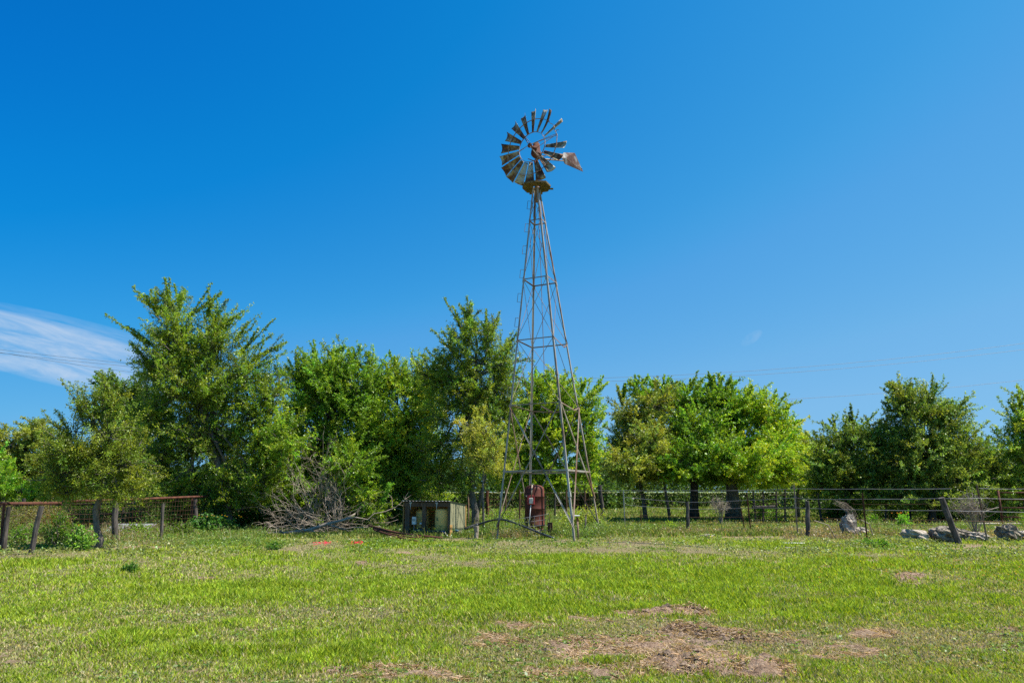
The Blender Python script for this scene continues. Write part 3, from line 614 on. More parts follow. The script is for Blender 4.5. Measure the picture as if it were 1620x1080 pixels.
# left pipe-rail fence, running away from the camera
RT_=0; rt = empty('pipe_rail_fence', gnd(6, 870), 'old fence with a rusty pipe top rail and square wire mesh on the left', 'fence')
post(rt, 6, 872, 14, 801, .055, 'bark_dark'); post(rt, 2, 868, 7, 798, .035, 'rust', 'rusty pipe post')
post(rt, 48, 876, 66, 800, .055, 'weathered', 'leaning grey wooden post'); post(rt, 183, 856, 182, 791, .085, 'weathered', 'thick wooden post with a split top')
post(rt, 255, 857, 258, 796, .045, 'weathered'); post(rt, 304, 842, 304, 788, .045, 'rust', 'rusty pipe post'); post(rt, 310, 842, 309, 787, .07, 'weathered')
post(rt, 365, 836, 365, 800, .06, 'bark_dark')
yl = [gnd(-14, 877)[1], gnd(95, 866)[1], gnd(186, 855)[1], gnd(310, 841)[1], gnd(352, 838.5)[1]]
r1 = [at(-40, 796.5, 17.6), at(0, 796.5, 18.3), at(50, 796, 19.1), at(96, 795.5, 19.9)]; r2 = [at(100, 793, 20), at(190, 790.5, 21.8), at(250, 788, 23.6), at(310, 785.5, 25.8), at(352, 784, 27)]
MB().tube(r1, .042, 9).build('top_rail', 'rust', rt, True); MB().tube(r2, .042, 9).build('top_rail', 'rust', rt, True)
RT = np.array(r1+r2)
def rail(Y): return np.array([np.interp(Y, RT[:, 1], RT[:, 0]), Y, np.interp(Y, RT[:, 1], RT[:, 2])])
mb = MB(); Ys = np.arange(17.7, 26.9, .155)
for q, Y in enumerate(Ys):
    t_ = rail(Y); g_ = float(gh(t_[0], Y)); w = .02*math.sin(q*.7)
    mb.tube([[t_[0]+.05, Y, g_], [t_[0]+.05+w, Y, g_+.5], [t_[0]+.05, Y, t_[2]-.03]], .003, 4, False)
for k in range(8):
    pts = []
    for q, Y in enumerate(Ys[::3]): t_ = rail(Y); pts.append([t_[0]+.05+.012*math.sin(q+k), Y, .06+k*.15+.02*math.sin(q*.8+k)])
    mb.tube(pts, .003, 4, False)
mb.build('wire_mesh', 'wire_rust', rt)
# older fence behind it on the left
rt = empty('corral_fence', onground(38, 27.5), 'old wooden corral fence behind the pipe rail fence', 'fence')
cf = [(4,793),(38,788),(71,791),(110,795),(157,793),(195,793),(222,789),(235,786)]
for px, py in cf: post(rt, px-1, 0, px, py, .06, 'weathered', Y=26.0 + (px/60.))
for zz_ in (.55, .95):
    MB().tube([at(px, 777+ (1.45-zz_)*1080/28., 26.0+px/60.)*np.array([1,1,0])+[0,-.1,zz_+.03*math.sin(px)] for px, _ in cf], .045, 7, jit=.1).build('rail', 'bark_dark', rt)
# woven wire field fence behind the windmill
rt = empty('field_fence', onground(741, 29), 'woven wire field fence with thin posts behind the windmill', 'fence')
for px, py, m_ in ((741,772,'steel_rust'),(764,768,'wire_rust'),(771,776,'rust'),(800,772,'wire_rust'),(822,774,'wire_rust'),(878,778,'weathered'),(896,775,'wire_rust'),(925,776,'wire_rust')): post(rt, px, 0, px, py, .035 if m_ != 'rust' else .07, m_, Y=29.)
post(rt, 955, 0, 949, 767, .085, 'bark_dark', 'dark leaning wooden post', Y=28.6)
mb = MB()
for x in np.arange(735, 952, 3.6):
    g_ = onground(x, 29); mb.tube([g_, [g_[0], 29, 1.42]], .004, 4, False)
for zz_ in (.1,.22,.36,.52,.7,.9,1.12,1.40): mb.tube([[onground(x, 29)[0], 29, zz_+.01*math.sin(x)] for x in (735,780,820,860,905,952)], .005, 4, False)
mb.build('wire_mesh', 'wire_rust', rt)
# barbed wire fence on the right
rt = empty('barbed_wire_fence', gnd(988, 840), 'barbed wire fence of mixed steel and wooden posts along the right', 'fence')
fp = [(989,838,986,775,.03,'steel',None,1),(1089,840,1087,793,.062,'weathered','short weathered wooden post',0),(1188,842,1181,778,.03,'rust','rusty steel post leaning left',1),
 (1262,846,1256,766.5,.03,'steel',None,1),(1278,850,1277,792,.065,'weathered',None,0),(1372,853,1364,779,.03,'rust','rusty steel post',1),(1519,859,1489,787,.085,'weathered','thick wooden post leaning left',0),
 (1562,857,1545,766.5,.035,'steel','tilted steel post with pale top',1),(1178,838,1172,803,.02,'rust',None,1),(1014,835,1014,806,.015,'rust',None,1)]
tops = {}
for (a, b_, c, d, r, m_, lb, tp) in fp: tops[c] = post(rt, a, b_, c, d, r, m_, lb, tpost=bool(tp))
def fline(px):    # depth of the fence line at column px
    return np.interp(px, [900, 989, 1089, 1188, 1270, 1372, 1519, 1562, 1700], [29, gnd(989,838)[1], gnd(1089,840)[1], gnd(1188,842)[1], gnd(1268,847)[1], gnd(1372,853)[1], gnd(1519,859)[1], gnd(1562,857)[1], 22.5])
def fwire(pts, mat='wire', r=.006):
    Q = []
    for (x0, y0), (x1, y1) in zip(pts, pts[1:]):
        for t in np.linspace(0, 1, 8)[:-1]: x = x0+(x1-x0)*t; y = y0+(y1-y0)*t+2.2*4*t*(1-t)*.25; Q.append(at(x, y, fline(x)-.03))
    Q.append(at(*pts[-1], fline(pts[-1][0])-.03)); mb = MB().tube(Q, r, 5, False)
    for q in Q:
        if q is Q[-1]: break
        d = np.array([random.uniform(-.4,.4), random.uniform(-.3,.3), 1]); mb.tube([q-d*.022, q+d*.022], .003, 4, False)
    mb.build('wire', mat, rt)
fwire([(944,775),(987,775.5),(1087,775.5),(1182,775),(1257,772.5),(1372,773),(1506,772.5)], r=.007); fwire([(1550,772),(1620,773),(1700,774)])
fwire([(988,786),(1087,794),(1182,791),(1258,786.5),(1277,789),(1366,789),(1490,788),(1548,787.5),(1640,789)], r=.007)
fwire([(988,798),(1088,805),(1184,803),(1258,802.5),(1366,806),(1495,807),(1552,808),(1640,810)], r=.007)
fwire([(988,812),(1088,818),(1185,817),(1259,817),(1368,821),(1505,822),(1556,824),(1640,824)], 'wire_rust'); fwire([(990,824),(1088,828),(1186,827),(1260,824),(1278,823),(1370,828),(1512,831)], 'wire_rust')
fwire([(988,816),(1088,817.5),(1180,817)], 'wire_rust'); fwire([(1350,797),(1440,797),(1488,795)], 'wire_rust', .004)
# darker pasture fence under the right-hand trees
rt = empty('pasture_fence', onground(1057, 33), 'dark low pasture fence in the shade under the right-hand trees', 'fence')
for px, py, l_ in ((1060,770,-7),(1196,775,-5),(1207,776,0),(1242,774,0),(1228,776,0),(1400,778,3),(1440,778,0),(1340,777,-3),(1300,779,-6)): post(rt, px, 0, px+l_, py, .042, 'bark_dark', Y=33.)
MB().tube([at(1190,802,32.8), at(1226,801,32.8)], .07, 7).build('rail', 'bark_dark', rt)
for zz_ in (.5,.9,1.3): MB().tube([[onground(x, 33)[0], 32.9, zz_+.02*math.sin(x)] for x in np.arange(960, 1700, 60)], .007, 5, False).build('wire', 'wire_rust', rt)
# rails at far right
rt = empty('metal_gate', onground(1600, 32), 'low horizontal pipe gate at the far right edge behind the fence', 'gate')
for zz_ in (.35,.75,1.1,1.4): MB().tube([[onground(1585, 31)[0], 31, zz_], [onground(1690, 31)[0], 31, zz_]], .03, 8).build('rail', 'rust', rt, True)
for px in (1587, 1640, 1688): g_ = onground(px, 31); MB().tube([g_, [g_[0], 31, 1.5]], .045, 8).build('upright', 'rust', rt, True)

# ------------------------------------------------------------------ power lines
def pline(ys, name_label):
    xs_ = np.array([0, 220, 570, 940, 1280, 1620]); co = np.polyfit(xs_, ys, 2); Y = 75.
    Q = [at(x, np.polyval(co, x), Y) for x in np.linspace(-500, 2150, 40)]
    tag(MB().tube(Q, .016, 5, False).build('power_line', 'cable'), name_label, 'power line', 'power lines sagging across the sky')
pline([546, 583, 605, 592, 573, 548], 'topmost power line across the sky'); pline([551, 587, 611, 598, 578, 559], 'middle power line just under the topmost one')
pline([556, 590, 630, 637, 624, 604], 'lowest power line disappearing behind the right-hand trees')

# ------------------------------------------------------------------ rocks
def rock(px, py, w, h, d, mat, label, squash=1, lean=0, seed=0, grp=None):
    b = gnd(px, py); sc_ = b[1]/1080*1.0; sx, sz, sy = w/2*sc_, h*sc_, d
    mb = MB(); n, k = 22, 14; r = np.random.default_rng(seed); ph = r.uniform(0, 6, 12)
    vs = []
    for i in range(k+1):
        a = math.pi*i/k
        for j in range(n):
            t = 2*math.pi*j/n; q = np.array([math.sin(a)*math.cos(t), math.sin(a)*math.sin(t), math.cos(a)])
            f = 1 + .13*math.sin(3*q[0]+ph[0])*math.cos(2.5*q[2]+ph[1]) + .12*math.sin(5*q[1]+ph[2]+3*q[0]) + .07*math.sin(9*q[2]+ph[3]+6*q[0]) + .05*math.sin(14*q[0]+ph[4])*math.sin(11*q[1]+ph[5]) + r.uniform(-.05,.05)
            q = np.sign(q)*np.abs(q)**.9*(f-.12*abs(math.sin(4*q[0]+2*q[1]+ph[6]))-.1*(abs(math.sin(3*q[2]-5*q[1]+ph[7]))))*1.08
            vs.append(b + np.array([q[0]*sx + lean*(q[2]+1)*sz*.5*(1 if q[2]>-1 else 0), q[1]*sy, (q[2]*.62+.38)*sz*.98]))
    fs = [(i*n+j, i*n+n+j, i*n+n+(j+1) % n, i*n+(j+1) % n) for i in range(k) for j in range(n)]
    mb.add(vs, fs); o = mb.build('rock', mat, origin=b, smooth=False); return tag(o, label, 'rock', grp)
G = 'limestone rocks behind the right fence'
rock(1346, 847, 23, 31, .24, 'rock', 'upright tapered limestone boulder under the curved bundle of twigs', lean=-.02, seed=1, grp=G)
rock(1362, 846, 22, 13, .2, 'rock', 'small white rock at the right foot of the upright boulder', seed=2, grp=G)
rock(1448, 854, 38, 17, .4, 'rock', 'low pale rounded rock left of the dark pitted rock', seed=3, grp=G)
rock(1497, 855, 42, 22, .45, 'rock_dark', 'dark pitted rock behind the leaning wooden post', seed=4, grp=G)
rock(1521, 853, 22, 17, .3, 'rock_dark', 'brownish rock just right of the leaning wooden post', seed=5, grp=G)
rock(1546, 855, 24, 13, .3, 'rock', 'low white rock at the foot of the tilted steel post', seed=6, grp=G)
rock(1575, 853, 14, 4, .2, 'concrete', 'thin flat pale stone right of the tilted steel post', seed=7, grp=G)
rock(1598, 855, 30, 24, .35, 'rock_dark', 'jagged brown rock near the right edge', lean=-.15, seed=8, grp=G)
rock(1617, 853, 20, 13, .3, 'rock', 'pale rock cut by the right edge of the view', seed=9, grp=G)
rock(1578, 829, 15, 7, .3, 'rock_dark', 'small dark round rock beyond the concrete strip', seed=10, grp=G)
rock(1120, 849, 17, 4.5, .15, 'rock', 'small flat white stone in the grass by the wire fence', seed=11, grp=G)
rock(847, 849, 12, 4, .1, 'rock', 'small flat grey stone at the foot of the rust-red tank', seed=12)
rock(1440, 858, 14, 3, .1, 'rock_dark', 'sliver of dark stone in front of the pale rounded rock', seed=13, grp=G)
a, b = onground(1500, 32.0), onground(1720, 31.0)
tag(MB().box(((a+b)/2)+[0,0,.05], (abs(b[0]-a[0]), .9, .09), bev=.01).build('concrete_slab', 'concrete'), 'long pale concrete strip lying beyond the rocks', 'slab')
a, b = onground(1585, 34), onground(1598, 34); tag(MB().tube([a+[0,0,.06], b+[0,0,.06]], .06, 8).build('pipe_piece', 'tin'), 'short bluish pipe beside the small dark round rock', 'pipe')
a = onground(195, 24.3); tag(MB().box(a+[0,.3,.16], (1.5, .9, .03), np.array([[1,0,0],[0,.93,.35],[0,-.35,.93]])).build('tin_sheet', 'tin'), 'pale bluish metal sheet on the ground behind the left fence', 'metal sheet')

# ------------------------------------------------------------------ foliage
def bez(a, c, b, t):
    t = t[None, :, None]; return a[:, None]*(1-t)**2 + 2*c[:, None]*t*(1-t) + b[:, None]*t**2
GAIN = np.array([2.2,2.1,1.2])
OAK = (.100,.140,.026); GRN = (.080,.160,.018); BRT = (.135,.255,.020); DRK = (.045,.110,.022); LGT = (.17,.21,.055); YEL=(.19,.27,.025)
def tree(name, label, base, Y, trunk, lobes, col=OAK, leaf=.085, dens=1., group=None, tr=.12, bark='bark', shoots=(), nsh=5, stems=None, core=.35, cat='tree'):
    """base = picture column of the trunk foot, Y its depth; trunk = picture points of the trunk; lobes = (px,py,rx,ry[,dY[,col]]) ellipsoids of the crown."""
    g = onground(base, Y); root = empty(name, g, label, cat, group)
    mb = MB(); tp = [g-[0,0,.15]] + [at(x, y, Y) for x, y in trunk]; k = len(tp)
    mb.tube(tp, [tr*(1.25 if i == 0 else 1-.5*i/k) for i in range(k)], 12, jit=.12)
    for st in (stems or []):
        q = [at(x, y, Y+.1) for x, y in st[0]]; mb.tube(q, [st[1]*(1-.5*i/len(q)) for i in range(len(q))], 9, jit=.12)
    fork = tp[-1]; LP = []; LR = []; LV = []; LC = []
    for lb in lobes:
        px, py, rx, ry = lb[:4]; dY = lb[4] if len(lb) > 4 else 0; cc = lb[5] if len(lb) > 5 else col
        c = at(px, py, Y+dY); s = (Y+dY)/F*1.02; rx *= s; ry *= s; rz = (rx*.6+ry*.4)*(1.35 if group == RG else 1.0)
        r = np.array([rx, rz, ry])
        # limb
        st = tp[-1] if c[2] > fork[2] else tp[-2] + (tp[-1]-tp[-2])*.6
        mid = (st+c)/2 + np.array([random.uniform(-.2,.2), random.uniform(-.2,.2), random.uniform(0,.3)])
        lr = min(tr*.5, .03+.03*rx); mb.tube([st, mid, c], [lr, lr*.7, lr*.35], 7)
        leaf_ = leaf*.86; nb = int(max(10, 16.0*dens*math.pi*rx*ry)); d = unit(rng.normal(size=(nb, 3))+np.array([0,-.12,.12]))
        bd_ = unit(rng.normal(size=(6, 3))+np.array([0,-.2,.3])); bump = (np.clip(d@bd_.T, 0, 1)**7).max(1, keepdims=True); rad = rng.uniform(.50, 1.0, (nb, 1))**.8*(.80+.50*bump); E = c + d*r*rad
        Sx = c + unit(rng.normal(size=(nb, 3)))*r*.22 + (st-c)*rng.uniform(0,.25,(nb,1)); Cn = (Sx+E)/2 + rng.normal(size=(nb, 3))*.12*r - np.array([0,0,.08])*ry
        # shoots sticking out of the outline
        ns = int(1.7*nsh*max(1, rx)); ds = unit(rng.normal(size=(ns, 3))*np.array([1,.6,.6])+np.array([0,0,.9])); Es = c + ds*r*rng.uniform(1.05, 1.5, (ns, 1))
        E = np.concatenate([E, Es]); Sx = np.concatenate([Sx, c+ds*r*.5]); Cn = np.concatenate([Cn, c+ds*r*.8+rng.normal(size=(ns,3))*.08])
        nb2 = nb+ns; tt = np.linspace(0, 1, 5); PL = bez(Sx, Cn, E, tt); LP.append(PL); LR.append(np.linspace(.016, .004, 5)[None, :]*np.ones((nb2, 1)))
        # twigs with leaves
        T = 14; tv = np.linspace(core, 1.02, T); PT = bez(Sx, Cn, E, tv)                      # (nb2,T,3)
        bd = unit(E-Sx)[:, None, :]; td = unit(bd*.7+rng.normal(size=(nb2, T, 3))*.8+np.array([0,0,.15])); tl = rng.uniform(.10, .34, (nb2, T, 1))
        tl[nb:] *= .5; K = 9; f = rng.uniform(.1, 1, (nb2, T, K, 1)); P_ = PT[:, :, None, :] + td[:, :, None, :]*tl[:, :, None, :]*f + rng.normal(size=(nb2, T, K, 3))*.028
        dd = np.broadcast_to(td[:, :, None, :], P_.shape); LV.append(leaf_quads(P_.reshape(-1, 3), dd.reshape(-1, 3), leaf_*rng.uniform(.55, 1.25, P_[..., 0].size)))
        cb = jitcol(np.array(cc)*GAIN, nb2, .30, .16)[:, None, None, :]*np.ones((1, T, K, 1)); LC.append((cb.reshape(-1, 3))*np.exp(rng.normal(size=(P_[..., 0].size, 1))*.28))
    for sh in shoots:       # leafy branch tips named in the picture: ((x0,y0),(x1,y1),thickness)
        (a0, a1, th) = sh[:3]; A = at(*a0, Y); B = at(*a1, Y+random.uniform(-.4,.4)); nsb = 3; off = rng.normal(size=(nsb, 3))*th*.35
        Sx = A+off*.5; E = B+off; E[1:] = A+(B-A)*rng.uniform(.55,.9,(nsb-1,1))+rng.normal(size=(nsb-1,3))*th*1.3; Cn = (Sx+E)/2+rng.normal(size=(nsb,3))*th*.4
        LP.append(bez(Sx, Cn, E, np.linspace(0, 1, 5))); LR.append(np.linspace(.018, .004, 5)[None, :]*np.ones((nsb, 1)))
        T = int(26*np.linalg.norm(B-A)/1.2)+6; PT = bez(Sx, Cn, E, np.linspace(0, 1, T)); td = unit((B-A)[None, None]*.5+rng.normal(size=(nsb, T, 3))); K = 9
        tl = rng.uniform(.05, 1, (nsb, T, 1))*th; P_ = PT[:, :, None]+td[:, :, None]*tl[:, :, None]*rng.uniform(.1,1,(nsb,T,K,1))+rng.normal(size=(nsb,T,K,3))*.025
        LV.append(leaf_quads(P_.reshape(-1,3), np.broadcast_to(td[:, :, None], P_.shape).reshape(-1,3), leaf*rng.uniform(.55,1.2,P_[...,0].size))); LC.append(jitcol(np.array(col)*GAIN, P_[..., 0].size, .3, .12))
    tubes_np('trunk', np.concatenate(LP), np.concatenate(LR), bark, root, 3, mb)
    P = np.concatenate(LV); Cc = np.concatenate(LC); ok = P[:, :, 2].min(1) > .05
    quads('crown', P[ok], np.clip(Cc[ok], .003, .6), 'leaf', root)
    return root
TG = 'trees along the left and middle fence'; RG = 'trees beyond the right fence'
# left group
tree('oak_tree', 'small olive-leaved oak at the left with a curved slender trunk', 150, 18.1, [(160,855),(153,835),(151,805),(166,770),(158,735),(145,705)],
  [(120,715,55,55),(175,690,50,50),(95,755,42,35),(205,735,42,50),(150,760,62,32),(175,640,26,26),(150,655,30,30),(215,775,36,24,.4),(88,715,28,26),(105,782,48,20),(190,782,50,20),(150,720,60,50)], OAK, .052, 1.5, TG, .085, nsh=5,
  shoots=[((150,680),(97,600),.14),((110,690),(68,645),.13),((175,650),(163,588),.12),((190,650),(155,590),.10),((130,660),(135,612),.12)])
tree('oak_tree', 'tallest spreading oak on the left with branch tips against the sky', 360, 26.8, [(360,815),(358,785),(345,730),(325,680),(310,620)],
  [(275,525,55,52),(340,545,58,58),(245,575,42,48),(395,590,52,55),(300,620,85,60),(405,660,52,60),(240,660,48,55),(330,690,80,55),(415,715,42,50),(255,725,50,45),(380,770,60,40,-.3),(290,775,70,30),(350,505,26,32),(265,480,30,26),(420,770,40,35,-.5),(290,570,60,60),(440,625,30,46),(440,700,40,55),(345,620,60,60),(220,775,50,34),(300,800,70,22),(380,800,50,20),(350,712,60,50,1.5),(300,690,50,50,1.5),(240,720,50,60,1.2)], (.095,.150,.022), .078, .92, TG, .20, nsh=4,
  bark='bark', stems=[([(343,842),(341,815),(338,790),(329,765)], .07), ([(400,800),(365,808),(350,795)], .06)],
  shoots=[((240,545),(173,497),.16),((260,500),(212,456),.16),((270,490),(265,436),.15),((285,490),(278,452),.14),((250,500),(238,455),.14),((300,500),(350,461),.14),((345,520),(380,496),.16),((380,560),(432,508),.16),((370,540),(395,508),.14),((400,570),(452,548),.17),((250,590),(206,540),.14),((330,500),(330,462),.12)])
tree('oak_tree', 'dark small tree showing between the two left oaks', 215, 28.5, [(215,800),(212,740),(210,700)], [(190,635,36,36),(185,655,40,40),(235,650,40,50),(215,680,36,46),(170,615,20,20),(200,740,44,40),(225,620,24,28)], (.06,.11,.022), .085, 1.0, TG, .12, shoots=[((180,610),(152,588),.13),((190,610),(170,590),.12)])
tree('live_oak', 'grey-green live oak behind the fence at the left edge', 36, 34, [(36,770),(37,730),(42,705)], [(20,705,45,32),(65,690,40,34),(-30,720,50,40),(35,745,60,32),(80,740,36,40),(110,750,40,34)], (.115,.15,.038), .10, 1.0, TG, .16, 'bark_dark', nsh=3)
tree('shrub_tree', 'bright green shrubby tree low behind the fence at the left edge', 8, 27.5, [(8,790),(10,770)], [(5,765,26,36),(-25,745,30,40),(35,778,34,20),(75,782,36,16)], (.12,.23,.025), .085, 1.3, TG, .06, cat='shrub')
tree('hackberry_tree', 'dense rounded dark green tree left of centre behind the brush', 520, 28.5, [(520,790),(522,740),(525,680)],
  [(505,590,48,46),(545,585,42,44),(480,640,42,55),(530,650,60,55),(570,640,44,55),(500,720,62,55),(560,720,60,60),(450,690,38,60,-.3),(520,790,90,38,-.2),(590,780,50,50,-.5),(450,760,50,55,-.6),(470,600,24,30),(585,600,26,36),(590,690,44,70),(520,610,60,50),(430,720,34,60,.4),(450,700,34,36,-3.2),(560,740,44,40,-2.6),(590,800,40,26,-2.4)], (.095,.170,.022), .085, 1.1, TG, .16, 'bark_dark', nsh=5,
  shoots=[((500,570),(493,540),.12),((520,560),(547,544),.11),((555,570),(560,548),.1),((470,600),(456,568),.1)])
tree('hackberry_tree', 'yellow-green tree between the rounded tree and the forked oak', 620, 29.5, [(620,790),(622,740),(625,680)],
  [(628,600,36,36),(655,610,32,40),(600,640,38,50),(645,670,48,60),(600,720,50,60),(650,745,50,50),(620,700,50,60),(600,600,24,28),(676,640,30,60),(675,600,26,34),(640,790,70,34),(675,720,36,60)], (.125,.195,.026), .085, 1.1, TG, .14, 'bark_dark', nsh=5, shoots=[((628,590),(625,562),.12),((610,600),(612,575),.12)])
tree('oak_tree', 'tall narrow forked oak just left of the windmill', 752, 27.3, [(752,830),(752,808),(745,778),(748,740),(752,680),(752,600)],
  [(738,535,32,34),(775,535,28,36),(712,555,28,26),(750,570,60,34),(795,575,34,34),(720,600,46,36),(780,615,46,36),(740,640,48,40),(700,650,38,40),(785,660,42,40),(735,700,60,42),(690,720,40,45,.3),(770,715,42,36),(745,505,18,22),(690,765,36,30,.2),(680,600,26,40,.5),(810,640,28,60,.5),(800,720,34,50,.5),(725,770,44,26),(700,610,44,40,.6),(800,590,30,40,.6),(760,640,60,50,.8)], (.095,.146,.026), .074, .90, TG, .17, nsh=4,
  stems=[([(755,812),(762,780),(768,750)], .09)],
  shoots=[((735,530),(702,472),.15),((742,520),(743,468),.15),((750,520),(727,480),.13),((775,530),(790,490),.15),((770,530),(768,492),.13),((720,560),(682,520),.13),((790,560),(817,525),.14),((715,590),(668,560),.14),((800,560),(815,540),.12)])
tree('elm_sapling', 'pale yellow-green young tree in front of the forked oak', 765, 25.9, [(765,820),(764,780),(765,740)], [(752,680,26,32),(775,700,28,34),(758,725,34,28),(785,735,22,26),(740,700,18,26)], (.20,.235,.060), .06, 1.0, TG, .045, nsh=5, shoots=[((752,665),(752,645),.1)])
tree('pecan_tree', 'loose bright green tree behind the windmill tower', 860, 31.5, [(860,800),(862,760),(865,710)],
  [(840,640,36,40),(885,625,40,38),(925,640,30,38),(860,690,50,40),(915,695,40,38),(830,720,42,44),(880,745,56,36),(930,745,24,36),(850,610,26,20),(820,680,30,50),(800,740,40,45),(880,660,50,50),(940,690,18,50),(860,770,70,26)], (.135,.225,.026), .095, .95, TG, .11, nsh=5,
  shoots=[((930,630),(951,597),.13),((920,620),(928,596),.12),((850,610),(856,590),.12),((890,610),(905,595),.12)])
# right group
tree('oak_tree', 'olive-leaved oak at the left end of the right-hand clump', 1022, 36, [(1018,790),(1012,760),(1008,700)],
  [(1000,660,40,34),(1035,640,42,34),(985,700,34,36),(1030,700,44,40),(975,740,28,32),(1015,750,48,30),(1050,740,36,34),(1000,735,44,34,-3),(1035,700,40,34,-2.5)], (.120,.150,.036), .095, 1.15, RG, .11, nsh=4, stems=[([(1059,815),(1055,790),(1050,760)], .09)], shoots=[((985,640),(978,612),.14)])
tree('mulberry_tree', 'deep green broad-leaved mulberry in the middle of the right clump', 1098, 37, [(1098,800),(1098,760),(1095,700)],
  [(1010,620,24,18),(1045,628,34,24),(1090,635,46,34),(1130,640,40,38),(1070,690,50,42),(1120,690,50,44),(1085,740,56,34),(1135,745,44,32),(1140,620,26,18),(1165,660,34,34),(1080,735,50,34,-3.5),(1130,720,50,38,-3),(1100,680,50,34,-2)], (.085,.155,.020), .12, 1.0, RG, .26, 'bark_dark', nsh=6,
  shoots=[((1010,625),(1008,597),.18),((1045,625),(1050,594),.18),((1090,620),(1092,600),.18),((1130,620),(1123,588),.18),((1135,620),(1137,592),.16),((1155,630),(1160,602),.18),((985,630),(990,608),.16)])
tree('hackberry_tree', 'yellow-green hackberry with a thick peeling trunk at the right', 1160, 37, [(1160,795),(1158,765),(1160,730)],
  [(1180,645,38,34),(1215,660,36,40),(1165,700,44,38),(1215,710,46,44),(1240,690,30,44),(1185,745,54,34),(1240,745,40,34),(1140,705,30,34,-1),(1190,735,50,32,-3.5),(1230,715,40,36,-2.5)], (.15,.25,.024), .105, 1.15, RG, .40, 'bark', nsh=4, shoots=[((1180,630),(1185,607),.16),((1220,640),(1224,624),.14),((1240,650),(1250,640),.12),((1250,670),(1266,664),.10)])
tree('hackberry_tree', 'yellowish bushy tree between the two right-hand clumps', 1262, 39, [(1262,800),(1262,770)], [(1265,720,28,34),(1275,750,30,36),(1250,740,30,40),(1265,695,18,14)], (.17,.27,.030), .10, 1.1, RG, .12, nsh=4)
tree('vine_covered_tree', 'dark vine-covered tree left of the tall right-hand tree', 1340, 33.5, [(1340,810),(1340,770)], [(1345,690,44,32),(1305,710,30,32),(1390,695,36,36),(1330,740,56,40),(1390,745,46,40),(1360,780,70,26),(1300,760,30,40)], (.085,.130,.032), .09, 1.25, RG, .12, 'bark_dark', nsh=5, shoots=[((1320,680),(1318,655),.12),((1350,670),(1346,645),.12),((1390,680),(1392,665),.1)])
tree('vine_covered_tree', 'tall vine-draped tree near the right edge with a pointed top', 1475, 32.5, [(1475,815),(1476,780),(1470,740)],
  [(1430,640,32,36),(1465,645,38,38),(1500,660,36,36),(1425,690,36,46),(1470,700,54,46),(1515,710,36,44),(1440,750,56,44),(1500,760,54,40),(1470,795,80,24),(1425,620,20,18)], (.095,.140,.040), .09, 1.2, RG, .18, 'bark_dark', nsh=5, shoots=[((1474,640),(1474,596),.12),((1440,625),(1441,605),.1),((1425,625),(1420,605),.1),((1410,650),(1402,628),.12),((1510,650),(1525,640),.1)])
tree('shrub_tree', 'low rounded bushy tree right of the tall vine-draped tree', 1550, 33, [(1550,815),(1550,780)], [(1545,715,36,32),(1570,740,30,34),(1540,760,44,38),(1575,780,36,24)], (.10,.155,.034), .09, 1.2, RG, .10, nsh=5)
tree('oak_tree', 'tree cut off by the right edge of the view', 1625, 33, [(1625,800),(1625,740)], [(1615,670,30,34),(1640,650,40,40),(1600,710,24,36),(1640,720,40,50),(1605,760,28,36),(1640,780,40,30)], (.115,.175,.030), .09, 1.2, RG, .16, nsh=4, shoots=[((1605,650),(1598,640),.12),((1615,640),(1613,622),.12)])

# undergrowth shrubs (each its own plant) and low vegetation
def bush(px, Y, w, h, col, leaf, label, name='bush', dens=1., grp=None, stemcol='dead', z0=0):
    g = onground(px, Y); root = empty(name, g, label, 'bush', grp); n = int(26*dens*max(.5, w)); d = unit(rng.normal(size=(n, 3))*np.array([1,1,.6])+np.array([0,0,1.0]))
    E = g + d*np.array([w*.55, w*.45, h])*rng.uniform(.55, 1.08, (n, 1)); Sx = g + rng.normal(size=(n, 3))*np.array([w*.12,w*.1,0]); Cn = (Sx+E)/2+rng.normal(size=(n,3))*.08*w+np.array([0,0,h*.12])
    T = 12; K = 9; PT = bez(Sx, Cn, E, np.linspace(.15, 1, T)); td = unit(rng.normal(size=(n, T, 3))+np.array([0,0,.3])); P_ = PT[:, :, None]+td[:, :, None]*rng.uniform(.03,.22*max(.4,h),(n,T,K,1))
    tubes_np('stem', bez(Sx, Cn, E, np.linspace(0, 1, 5)), np.linspace(.010,.003,5)[None]*np.ones((n,1)), stemcol, root, 3)
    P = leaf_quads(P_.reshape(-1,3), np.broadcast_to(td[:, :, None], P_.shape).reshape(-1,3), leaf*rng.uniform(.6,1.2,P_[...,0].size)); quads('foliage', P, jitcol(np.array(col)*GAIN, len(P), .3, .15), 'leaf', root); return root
BG = 'bushes under the fence-line trees'
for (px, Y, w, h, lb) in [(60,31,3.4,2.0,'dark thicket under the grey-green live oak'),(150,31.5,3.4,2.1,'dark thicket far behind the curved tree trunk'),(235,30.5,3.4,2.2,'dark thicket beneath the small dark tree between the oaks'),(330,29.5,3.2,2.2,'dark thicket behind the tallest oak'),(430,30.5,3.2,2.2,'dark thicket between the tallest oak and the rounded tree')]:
    bush(px, Y, w, h, (.06,.105,.025), .075, lb, dens=1.8, grp='dark thickets filling the gaps under the left trees')
